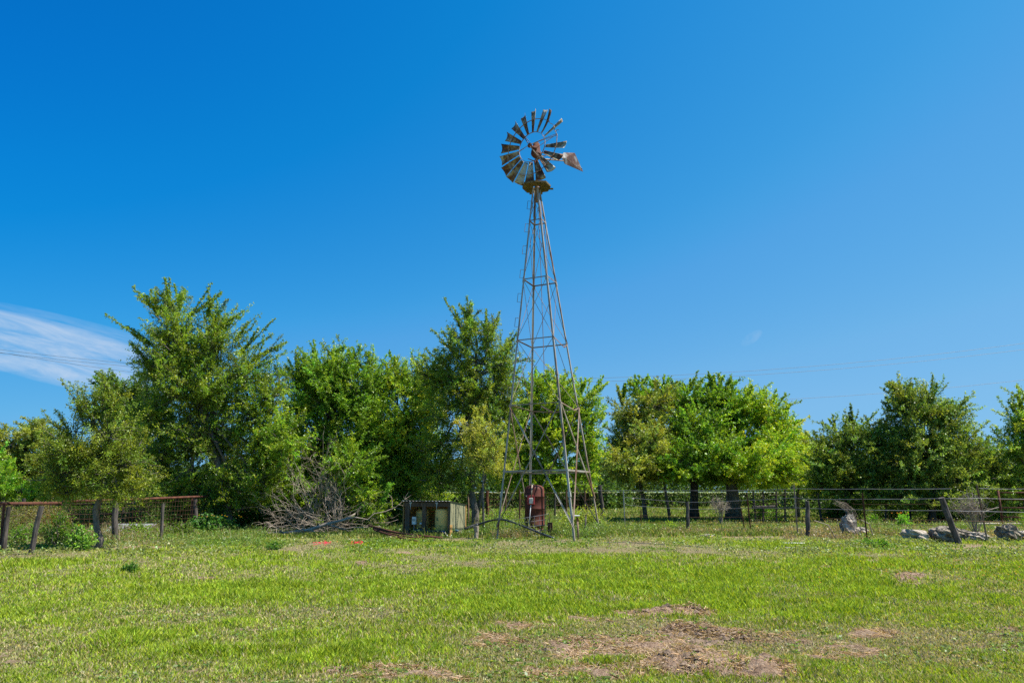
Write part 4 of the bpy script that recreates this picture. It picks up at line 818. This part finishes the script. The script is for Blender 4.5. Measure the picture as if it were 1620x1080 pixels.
bl = [(25,20.5,1.2,.55,(.08,.16,.03),.05,'low leafy bush beside the first dark fence post'),(90,19.3,1.0,.9,(.06,.12,.02),.05,'dark viny bush climbing the wire mesh left of the curved trunk'),
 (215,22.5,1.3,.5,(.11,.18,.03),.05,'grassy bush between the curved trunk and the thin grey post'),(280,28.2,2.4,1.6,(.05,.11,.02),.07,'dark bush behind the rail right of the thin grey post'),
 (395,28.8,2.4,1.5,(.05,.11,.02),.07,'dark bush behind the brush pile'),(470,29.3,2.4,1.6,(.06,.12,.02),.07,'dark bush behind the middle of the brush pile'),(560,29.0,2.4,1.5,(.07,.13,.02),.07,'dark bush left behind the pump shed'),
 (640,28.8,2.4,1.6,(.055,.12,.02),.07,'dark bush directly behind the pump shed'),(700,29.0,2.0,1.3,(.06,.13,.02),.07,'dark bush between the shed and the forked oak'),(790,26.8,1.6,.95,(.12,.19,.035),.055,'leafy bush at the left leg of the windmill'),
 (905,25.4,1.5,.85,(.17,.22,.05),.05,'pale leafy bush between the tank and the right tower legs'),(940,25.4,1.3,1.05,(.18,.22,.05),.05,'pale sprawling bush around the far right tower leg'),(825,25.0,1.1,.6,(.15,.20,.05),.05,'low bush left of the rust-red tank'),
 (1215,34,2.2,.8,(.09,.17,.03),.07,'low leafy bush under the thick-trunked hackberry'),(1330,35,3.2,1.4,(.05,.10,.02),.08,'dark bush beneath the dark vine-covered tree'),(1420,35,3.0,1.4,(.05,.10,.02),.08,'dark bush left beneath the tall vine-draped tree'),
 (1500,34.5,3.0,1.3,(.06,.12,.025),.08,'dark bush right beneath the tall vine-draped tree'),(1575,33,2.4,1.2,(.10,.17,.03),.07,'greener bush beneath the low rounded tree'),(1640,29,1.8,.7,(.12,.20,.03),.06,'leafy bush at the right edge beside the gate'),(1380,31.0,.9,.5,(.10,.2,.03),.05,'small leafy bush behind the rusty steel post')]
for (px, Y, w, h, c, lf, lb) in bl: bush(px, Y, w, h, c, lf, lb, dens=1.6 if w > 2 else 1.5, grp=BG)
SG = 'scrubby bushes behind the pipe rail fence'
for (px, Y, w, h, c, lf, lb) in [(20,24.0,1.8,.75,(.10,.105,.045),.05,'dull scrubby bush behind the first dark fence post'),(75,25.5,1.8,.8,(.13,.115,.06),.05,'brownish scrub behind the leaning grey post'),(135,26.5,1.6,.7,(.09,.11,.04),.05,'dull scrub behind the curved tree trunk'),
   (215,27.5,1.6,.75,(.12,.11,.06),.05,'brownish scrub beyond the pale metal sheet'),(245,25.8,1.5,.75,(.06,.11,.025),.055,'dark scrub behind the thin grey post'),(325,26.6,1.7,.95,(.055,.10,.02),.06,'dark scrub at the end of the rusty rail'),(-10,22.0,1.4,.6,(.09,.12,.04),.05,'scrub cut by the left edge behind the fence'),(290,23.6,1.0,.35,(.08,.13,.03),.045,'low scrub in front of the rusty pipe post'),(60,21.2,1.1,.4,(.08,.13,.03),.045,'low scrub between the two leftmost posts')]:
    bush(px, Y, w*1.1, h*1.45, c, lf, lb, dens=1.9, grp=SG)
bush(335, 25.3, 2.1, .62, (.045,.115,.035), .11, 'broad-leaved dark plants at the foot of the tallest oak', 'leafy_plant', 2.2)
bush(127, 17.5, .75, .62, (.12,.22,.06), .065, 'leafy sunflower plant with yellow blooms by the curved trunk', 'sunflower_plant', 1.5)
bush(1432, 27.4, .75, .75, (.11,.24,.03), .06, 'upright green plant with orange blooms behind the pale rounded rock', 'flowering_plant', 1.2)
bush(1062, 28.3, .6, .38, (.18,.26,.04), .05, 'small yellow-green weed behind the barbed wire fence', 'weed', 1.0)
bush(205, 13.4, .26, .16, (.05,.12,.03), .035, 'small dark green weed alone in the left lawn', 'weed', 1.4)
bush(432, 18.0, .40, .22, (.06,.14,.04), .04, 'small dark weed in the lawn below the dead brush', 'weed', 1.3)
bush(1385, 18.8, .9, .22, (.09,.18,.03), .045, 'low leafy weed patch in the lawn below the rocks', 'weed', 1.5)
def blooms(px, py, n, sx, sy, col, r, label, name='flowers', h=.10, cat='flowers'):
    g = gnd(px, py); c = np.stack([g[0]+rng.normal(size=n)*sx, g[1]+rng.normal(size=n)*sy, g[2]+h+rng.uniform(0,.06,n)], 1); P = []; 
    for k in range(5):
        th = 2*math.pi*k/5+rng.uniform(0,1,n); d = np.stack([np.cos(th), np.sin(th), .5+0*th], 1); sd_ = np.stack([-np.sin(th), np.cos(th), 0*th], 1)
        P.append(np.stack([c, c+d*r*.6+sd_*r*.4, c+d*r, c+d*r*.6-sd_*r*.4], 1))
    P = np.concatenate(P); o = quads(name, P, jitcol(col, len(P), .15, .05), 'flower_red', None, g); tag(o, label, cat)
blooms(511, 867, 34, .13, .22, (.80,.015,.10), .034, 'crimson flower cluster on the lawn left of the smaller one', 'flower_patch')
blooms(565, 866, 22, .08, .16, (.80,.015,.10), .034, 'smaller crimson flower cluster nearer the pump shed', 'flower_patch')
blooms(128, 862, 5, .12, .06, (.60,.36,.01), .035, 'yellow blooms on the leafy sunflower plant by the curved trunk', 'flower_patch', .5)
blooms(345, 846, 12, .45, .2, (.60,.36,.01), .035, 'yellow blooms over the broad-leaved dark plants', 'flower_patch', .6)
blooms(1432, 849, 9, .16, .1, (.65,.25,.02), .03, 'orange blooms on the upright green plant', 'flower_patch', .7)
tag(MB().add([(0,0,0)],[]).build('x','wire') if False else None, None) if False else None
# scattered small orange wildflowers: uncountable
n = 150; px_ = rng.uniform(1290, 1620, n); py_ = rng.uniform(862, 930, n)
cs = np.array([gnd(a, b) for a, b in zip(px_, py_)]); cs[:, 2] += rng.uniform(.06, .16, n); P = []
for k in range(4):
    th = 2*math.pi*k/4+rng.uniform(0,1,n); d = np.stack([np.cos(th), np.sin(th), .4+0*th], 1)*.016; s_ = np.stack([-np.sin(th), np.cos(th), 0*th], 1)*.010; P.append(np.stack([cs, cs+d*.6+s_, cs+d, cs+d*.6-s_], 1))
P = np.concatenate(P); tag(quads('wildflowers', P, jitcol((.55,.22,.02), len(P), .2, .1), 'flower_red'), 'tiny orange wildflowers sprinkled over the right side of the lawn', 'wildflowers', kind='stuff')

# ------------------------------------------------------------------ dead wood
def sticks(mb, starts, ends, r0, r1, n=6, wob=.1, sub=0, subl=.4):
    for a, b in zip(starts, ends):
        L_ = np.linalg.norm(b-a); o = rng.normal(size=3)*wob*L_; pts = []
        for i in range(n):
            t = i/(n-1); pts.append(a*(1-t)+b*t + o*math.sin(math.pi*t) + rng.normal(size=3)*.02*L_*(0 < i < n-1))
        mb.tube(pts, [r0*(1-t_)+r1*t_ for t_ in np.linspace(0, 1, n)], 4, False)
        if sub:
            for _ in range(sub):
                i = random.randint(1, n-1); p = pts[i]; d = unit(unit(b-a)+rng.normal(size=3)*.8); sticks(mb, [p], [p+d*subl*random.uniform(.4,1.1)], r0*.5, r1*.7, 4, .12, 1 if sub > 3 else 0, subl*.5)
def brush(pxs, pys, ex, ey, n, Y, label, r0=.012, sub=6, subl=.55, dY=.9, name='dead_brush'):
    mb = MB(); A = [at(random.uniform(*pxs), random.uniform(*pys), Y+random.uniform(-dY, dY)) for _ in range(n)]; B = [at(random.uniform(*ex), random.uniform(*ey), Y+random.uniform(-dY, dY)) for _ in range(n)]
    for q in A+B: q[2] = max(q[2], .05)
    sticks(mb, A, B, r0, .004, 7, .10, sub, subl); g = onground((pxs[0]+pxs[1])/2, Y)
    return tag(mb.build(name, 'dead', origin=g), label, 'dead brush', 'dead brush left of the shed')
brush((485,550),(800,845),(435,535),(685,760), 30, 26.0, 'tall heap of dead grey branches left of the pump shed')
brush((490,545),(800,848),(500,560),(725,790), 16, 25.8, 'upright dead branches on the right of the grey heap')
brush((420,520),(815,850),(400,600),(775,845), 40, 25.3, 'low tangle of dead twigs spread along the ground before the grey heap', .009, 6, .45)
brush((560,640),(790,845),(540,620),(775,830), 12, 26.4, 'dark dead twigs between the grey heap and the pump shed', .009, 5, .45)
mb = MB(); pts = [at(413,857,24.2), at(450,846,24.3), at(490,838,24.4), at(515,829,24.5), at(545,822,24.6), at(562,812,24.8)]
for p in pts: p[2] = max(p[2], .04)
mb.tube(pts, [.045,.06,.065,.055,.045,.02], 8, jit=.1); sticks(mb, [pts[1], pts[2], pts[3], pts[4], pts[0], pts[2]], [at(425,832,24), at(455,822,24), at(600,832,24.5), at(640,790,25), at(380,856,24), at(500,852,23.6)], .028, .006, 7, .08, 4, .4)
tag(mb.build('fallen_limb', 'dead', smooth=True), 'pale fallen limb lying on the lawn in front of the brush', 'fallen limb')
def deadbush(px, py, top, w, n, mat, label, curl=0):
    b = gnd(px, py); t = at(px, top, b[1])[2]; mb = MB()
    for i in range(n):
        e = b + np.array([random.gauss(0, w*.4)+curl*random.uniform(.3,1), random.gauss(0, w*.3), t*random.uniform(.6, 1.0)]); m_ = b*.5+e*.5+np.array([(e[0]-b[0])*.2, 0, .1])
        mb.tube([b+rng.normal(size=3)*.03, m_, e], [.011,.008,.004], 4, False); sticks(mb, [m_]*3+[e*.7+m_*.3]*2, [m_+unit(np.array([random.gauss(0,1)+curl, random.gauss(0,1), .8]))*random.uniform(.25,.5) for _ in range(5)], .006, .003, 4, .1, 2, .2)
    tag(mb.build('dead_bush', mat, origin=b), label, 'dead bush', 'leafless bushes along the right fence')
deadbush(1141, 834, 778, .35, 20, 'dead', 'leafless pale grey bush in front of the thick-trunked hackberry'); deadbush(1546, 852, 770, .5, 26, 'dead', 'tangled leafless brown bush at the tilted steel post', -.3)
mb = MB(); Yb = gnd(1352, 847)[1]
for i in range(12):
    f = i/11.; s0 = at(1358-f*13+random.uniform(-1.5,1.5), 822-f*7, Yb+random.uniform(-.1,.1)); m1 = at(1352-f*12, 806+f*5, Yb); m2 = at(1338-f*8, 795+f*7, Yb+random.uniform(-.1,.1)); e = at(1317+random.uniform(-2,8), 792+f*3+random.uniform(-1.5,2), Yb+random.uniform(-.1,.1))
    mb.tube([s0, m1, m2, e], [.0045,.004,.004,.003], 4, False)
tag(mb.build('twig_bundle', 'dead'), 'curved bundle of dry stalks arching left over the upright boulder', 'stalks')
for i, (pts, lb) in enumerate([([(1288,823),(1310,830),(1322,838)], 'thin bare branch bent over the grass left of the upright boulder'), ([(1362,822),(1375,828),(1383,846)], 'thin grey branch arching down right of the rusty steel post'), ([(1545,814),(1565,806),(1580,802)], 'bare twig reaching right from the tilted steel post'),
   ([(1404,860),(1422,861)], 'short dark stick lying in front of the rocks'), ([(1440,868),(1465,872)], 'pale stick lying in the lawn below the rocks')]):
    Y = min(gnd(p[0], max(852, p[1]))[1] for p in pts) if i < 3 else None
    Q = [at(x, y, Y) if Y else gnd(x, y)+[0,0,.02] for x, y in pts]
    if i < 2: Q[-1][2] = .0
    tag(MB().tube(Q, .016, 6).build('bare_branch', 'dead'), lb, 'branch', 'loose bare branches')
cp = [(905,852),(950,846),(960,852),(965,862),(958,866)]
hose('loose_wire', [gnd(x, y)+[0,0,.08 if i in (1,2) else .02] for i, (x, y) in enumerate(cp)], .007, 'wire_rust', 'loose curl of wire on the grass at the far right tower leg', 'wire', 5)

# ------------------------------------------------------------------ distant wood (one mass)
def distant():
    P = []; C = []
    for (x0, x1, Y, top, c) in ((-200,1000,62,728,(.075,.135,.03)),(900,1420,70,722,(.10,.175,.035)),(1230,1330,58,688,(.12,.19,.045)),(1300,1850,62,715,(.09,.15,.03)),(-200,250,48,712,(.085,.12,.04)),(1400,1850,48,745,(.09,.16,.03)),(930,975,60,745,(.08,.15,.03))):
        n = int((x1-x0)*110); px = rng.uniform(x0, x1, n); hz = 777; tp_ = top + 16*(fbm(px/28., px*0, int(Y), 4)-.5)*2
        f = rng.uniform(0, 1, n)**1.25; py = hz + (tp_-hz)*f; Yv = Y + rng.normal(size=n)*2.2*np.sqrt(np.clip(1-f*.7, 0, 1))
        v = (YC-py)/F; dy = math.cos(PITCH)-v*math.sin(PITCH); dz = math.sin(PITCH)+v*math.cos(PITCH); c3 = np.stack([(px-810)/F/dy*Yv, Yv, H+dz/dy*Yv], 1)
        c3[:, 2] = np.where(rng.uniform(size=n) < .25, rng.uniform(.1, 1.3, n), c3[:, 2]); cell = hsh(np.floor(px/9).astype(int), np.floor(py/7).astype(int), 3)[:, None]
        P.append(leaf_quads(c3, rng.normal(size=(n, 3)), .24*rng.uniform(.6, 1.2, n), .7)); C.append(jitcol(c, n, .2, .12)*(.75+.5*cell))
    tag(quads('distant_trees', np.concatenate(P), np.concatenate(C), 'leaf'), 'far belt of trees closing the view beyond the pasture', 'distant trees', kind='stuff')
distant()

# ------------------------------------------------------------------ grass and ground cover
def blades(name, label, n, px_r, py_r, hfun, keep, colfun, wmul=1., mat='grass'):
    # candidates spread evenly over the ground between the two picture rows, thinned with distance
    py = rng.uniform(*py_r, n); px = rng.uniform(*px_r, n); v = (YC-py)/F; dz = math.sin(PITCH)+v*math.cos(PITCH); dy = math.cos(PITCH)-v*math.sin(PITCH); t = -H/dz
    x = (px-810)/F*t; y = dy*t; k = keep(x, y, px, py); k = rng.uniform(size=n) < k; x, y, px, py = x[k], y[k], px[k], py[k]; n = len(x)
    z = gh(x, y); h = hfun(x, y)*rng.uniform(.45, 1.25, n); w = wmul*(.0028+.00055*y)*rng.uniform(.6,1.3,n); th = rng.uniform(0, 2*math.pi, n); ph = rng.uniform(0, 2*math.pi, n); lean = h*rng.uniform(.1,.95,n)
    b = np.stack([x, y, z-.005], 1); s = np.stack([np.cos(th), np.sin(th), 0*th], 1)*w[:, None]; l_ = np.stack([np.cos(ph)*lean, np.sin(ph)*lean, h], 1)
    P = np.stack([b-s, b+s, b+l_*[.5,.5,.62]+s*.8, b+l_, b+l_*[.5,.5,.62]-s*.8], 1); tag(quads(name, P, colfun(x, y, n), mat), label, 'grass', kind='stuff')
def gcol(x, y, n):
    d = dry(x, y)[:, None]; q = rng.uniform(size=(n, 1)); g = jitcol((.305,.405,.032), n, .20, .13)*(.8+.4*vnoise(x*5, y*5, 41))[:, None]; ol = jitcol((.33,.34,.10), n, .24, .10); st = jitcol((.46,.39,.22), n, .22, .08)
    p = np.clip(d*1.25-.10, 0, 1); return np.clip(np.where(q < p*.50, st, np.where(q < p*1.05+.05, ol, g)), .003, .8)
far = lambda x, y: np.clip(1.0-dirt(x, y)*.95, .03, 1)
blades('lawn_grass', 'mown bright green grass with straw patches covering the foreground', 1080000, (-420,2060), (846,1130), lambda x, y: .026+.085*np.clip(.7-dry(x, y), 0, 1)*(.4+1.2*vnoise(x*3, y*3, 9)), lambda x, y, px, py: far(x, y)*(.30+.70*(1-dry(x, y)))*(.45+.9*(vnoise(x*7, y*7, 19))), gcol)
blades('pasture_grass', 'longer sunlit grass of the pasture behind the fences', 250000, (-420,2060), (786,850), lambda x, y: .10+.08*vnoise(x*.8, y*.8, 2), lambda x, y, px, py: .9*np.ones_like(x),
   lambda x, y, n: np.where((x < -12.4)[:, None], jitcol((.36,.29,.16), n, .25, .08), np.where(rng.uniform(size=(n,1)) < .3, jitcol((.30,.27,.11), n, .2, .1), jitcol((.15,.22,.03), n, .25, .12))), 1.3)
def dead_straw():
    blades('straw', 'dry raked straw lying on the bare soil patches', 360000, (-420,2060), (880,1130), lambda x, y: .022+0*x, lambda x, y, px, py: np.clip(dirt(x, y)*(.25+1.1*vnoise(x*9, y*9, 8))+dry(x, y)*.17-.04, 0, 1), lambda x, y, n: np.where(rng.uniform(size=(n,1)) < .35, jitcol((.16,.11,.07), n, .3, .05), jitcol((.38,.28,.18), n, .3, .06)), 1.0)
def litter():
    # dry stalks lying every way over the turned soil
    n = 120000; py = rng.uniform(958, 1095, n); px = rng.uniform(560, 1420, n); v = (YC-py)/F; dz = math.sin(PITCH)+v*math.cos(PITCH); dy = math.cos(PITCH)-v*math.sin(PITCH); t = -H/dz; x = (px-810)/F*t; y = dy*t
    k = rng.uniform(size=n) < dirt(x, y)*(.1+.9*vnoise(x*5, y*5, 141)); x, y = x[k], y[k]; n = len(x); c = np.stack([x, y, gh(x, y)+rng.uniform(.002, .022, n)], 1); th = rng.uniform(0, 6.28, n); L_ = rng.uniform(.015, .055, n)
    d = np.stack([np.cos(th), np.sin(th), rng.normal(size=n)*.35], 1)*L_[:, None]; s_ = np.stack([-np.sin(th), np.cos(th), .6+0*th], 1)*.0016; C = np.where(rng.uniform(size=(n, 1)) < .4, jitcol((.20,.135,.09), n, .4, .06), jitcol((.50,.37,.25), n, .3, .06))
    tag(quads('dry_litter', np.stack([c-d-s_, c-d+s_, c+s_+[0,0,.004], c+d+s_*.5, c+d-s_*.5, c-s_+[0,0,.004]], 1), C, 'grass'), 'tangled dry stalks heaped over the turned soil', 'litter', kind='stuff')
dead_straw()
litter()
def weeds():
    n = 250000; py = rng.uniform(836, 912, n); px = rng.uniform(-420, 2060, n); v = (YC-py)/F; dz = math.sin(PITCH)+v*math.cos(PITCH); dy = math.cos(PITCH)-v*math.sin(PITCH); t = -H/dz; x = (px-810)/F*t; y = dy*t
    edge = 865 + 10*np.exp(-((px-100)/200)**2) + 10*(px > 1250)
    k = np.clip((edge+14-py)/22, 0, 1)*np.clip((fbm(x*1.1, y*1.1, 51, 4)-.43)*4, 0, 1)*np.where((px > 880) & (px < 1250), .6, 1); k = rng.uniform(size=n) < k*.9
    x, y = x[k], y[k]; n = len(x); z = gh(x, y); hh = rng.uniform(.01, 1, n)*(.05+.16*vnoise(x*1.3, y*1.3, 52)**1.5); K = 3
    c = np.stack([x, y, z+hh], 1).repeat(K, 0) + rng.normal(size=(n*K, 3))*[.035,.035,.012]; P = leaf_quads(c, rng.normal(size=(n*K, 3)), rng.uniform(.02,.066,n*K), .7, 1.0)
    pale = (fbm(x*.5, y*.5, 61, 2) > .52)[:, None].repeat(K, 0); C = np.where(pale, jitcol((.24,.28,.09), n*K, .32, .14), jitcol((.15,.24,.035), n*K, .32, .14)); tag(quads('ground_weeds', P, C, 'leaf'), 'creeping leafy weeds where the lawn meets the fence line', 'weeds', kind='stuff')
weeds()
def rosettes():
    # broad-leaved weeds dotted through the whole lawn
    n = 5000; py = rng.uniform(880, 1090, n); px = rng.uniform(-20, 1640, n); v = (YC-py)/F; dz = math.sin(PITCH)+v*math.cos(PITCH); dy = math.cos(PITCH)-v*math.sin(PITCH); t = -H/dz; x = (px-810)/F*t; y = dy*t
    k = rng.uniform(size=n) < np.clip((fbm(x*.8, y*.8, 131, 4)-.42)*3.5, 0, 1); x, y = x[k], y[k]; n = len(x); K = 9; c = np.stack([x, y, gh(x, y)+.012], 1); sz = rng.uniform(.014, .04, n); th = rng.uniform(0, 6.28, (n, K)); rr = rng.uniform(.3, 1.3, (n, K))*sz[:, None]
    d = np.stack([np.cos(th), np.sin(th), rng.uniform(0, .6, (n, K))], -1); C_ = (c[:, None]+d*rr[..., None]).reshape(-1, 3); P = leaf_quads(C_, d.reshape(-1, 3)*3, np.repeat(sz, K)*rng.uniform(.7, 1.3, n*K), .6, 1.4)
    tag(quads('lawn_weeds', P, jitcol((.18,.26,.05), len(P), .3, .15), 'leaf'), 'small broad-leaved weeds dotted through the mown lawn', 'weeds', kind='stuff')
rosettes()
def rough(name, label, n, boxes, leafy=.55):
    P = []; C = []
    for (x0, x1, y0, y1, h, wgt, dr) in boxes:
        k = int(n*wgt); Yr = rng.uniform(y0, y1, k); px = rng.uniform(x0, x1, k); x = (px-810)/F*(Yr*math.cos(PITCH)-H*math.sin(PITCH)); keep = rng.uniform(size=k) < np.clip((fbm(x*1.1, Yr*1.1, 91, 3)-.34)*4, 0, 1); x, Yr = x[keep], Yr[keep]; k = len(x)
        hh = h*rng.uniform(.15, 1, k)*(.3+1.2*vnoise(x*1.7, Yr*1.7, 93)); lf = rng.uniform(size=k) < leafy; z = gh(x, Yr)
        b = np.stack([x, Yr, z], 1); ph = rng.uniform(0, 6.28, k); ln = hh*rng.uniform(.1, .8, k); tip = b+np.stack([np.cos(ph)*ln, np.sin(ph)*ln, hh], 1); s_ = np.stack([np.cos(ph+1.57), np.sin(ph+1.57), 0*ph], 1)*.007
        st = np.stack([b-s_, b+s_, tip+s_*.3, tip-s_*.3], 1)[~lf]; P.append(st); C.append(jitcol((.30,.25,.14) if dr else (.24,.28,.08), len(st), .3, .12))
        K = 4; f = rng.uniform(.2, 1.05, (lf.sum(), K, 1)); c = b[lf][:, None]*(1-f)+tip[lf][:, None]*f+rng.normal(size=(lf.sum(), K, 3))*.035; c = c.reshape(-1, 3)
        P.append(leaf_quads(c, rng.normal(size=c.shape), rng.uniform(.025, .065, len(c)), .65, .7)); C.append(jitcol((.30,.24,.13) if dr else (.16,.26,.05), len(c), .3, .14))
    tag(quads(name, np.concatenate(P), np.concatenate(C), 'leaf'), label, 'weeds', kind='stuff')
rough('rough_weeds', 'tall rough weeds around the tower feet, the shed and the fence lines', 60000, [(780,960,22.6,26.5,.55,.22,0),(560,790,23.6,26.5,.30,.14,0),(-20,420,19,27,.38,.12,0),(960,1640,25.5,30,.30,.20,0),(700,960,27,30,.6,.14,0)])
rough('dry_weeds', 'brown dead weeds along the foot of the right fence and the brush heap', 42000, [(1240,1640,21.5,26,.22,.45,1),(1040,1260,24.5,28.5,.16,.25,1),(780,880,22.4,24.2,.3,.08,1),(1100,1640,28,32,.28,.12,1),(0,260,20,30,.35,.25,1),(1400,1640,22.8,24.2,.30,.22,0)], .4)
def clods():
    P = []; n = 5200; cen = [(1085,1050,34,12),(1110,1002,60,4),(1075,968,45,2),(1000,1028,90,14),(1195,1062,50,7)]; mb_v = []; F_ = []
    ico = np.array([(0,0,1),(.9,0,.3),(.28,.85,.3),(-.72,.53,.3),(-.72,-.53,.3),(.28,-.85,.3),(0,0,-.6)]); fi = [(0,1,2),(0,2,3),(0,3,4),(0,4,5),(0,5,1),(6,2,1),(6,3,2),(6,4,3),(6,5,4),(6,1,5)]
    for i in range(n):
        cx, cy, sx, sy = cen[random.choices(range(5), (4,3,2,3,4))[0]]; a, b_ = random.gauss(cx, sx*.6), random.gauss(cy, sy*.7)
        if not 950 < b_ < 1110: continue
        p = gnd(a, b_); r = random.uniform(.006, .020)*(2.4 if random.random() < .10 else 1); q = ico*(1+rng.normal(size=(7,1))*.22)*r*np.array([1.2,1,.7]); o = len(mb_v); mb_v += [tuple(p+v) for v in q]; F_ += [tuple(k+o for k in f) for f in fi]
    mb = MB(); mb.v = mb_v; mb.f = F_; tag(mb.build('soil_clods', 'soil', origin=(0,0,0)), 'loose clods of turned brown soil on the bare patch', 'soil', kind='stuff')
clods()
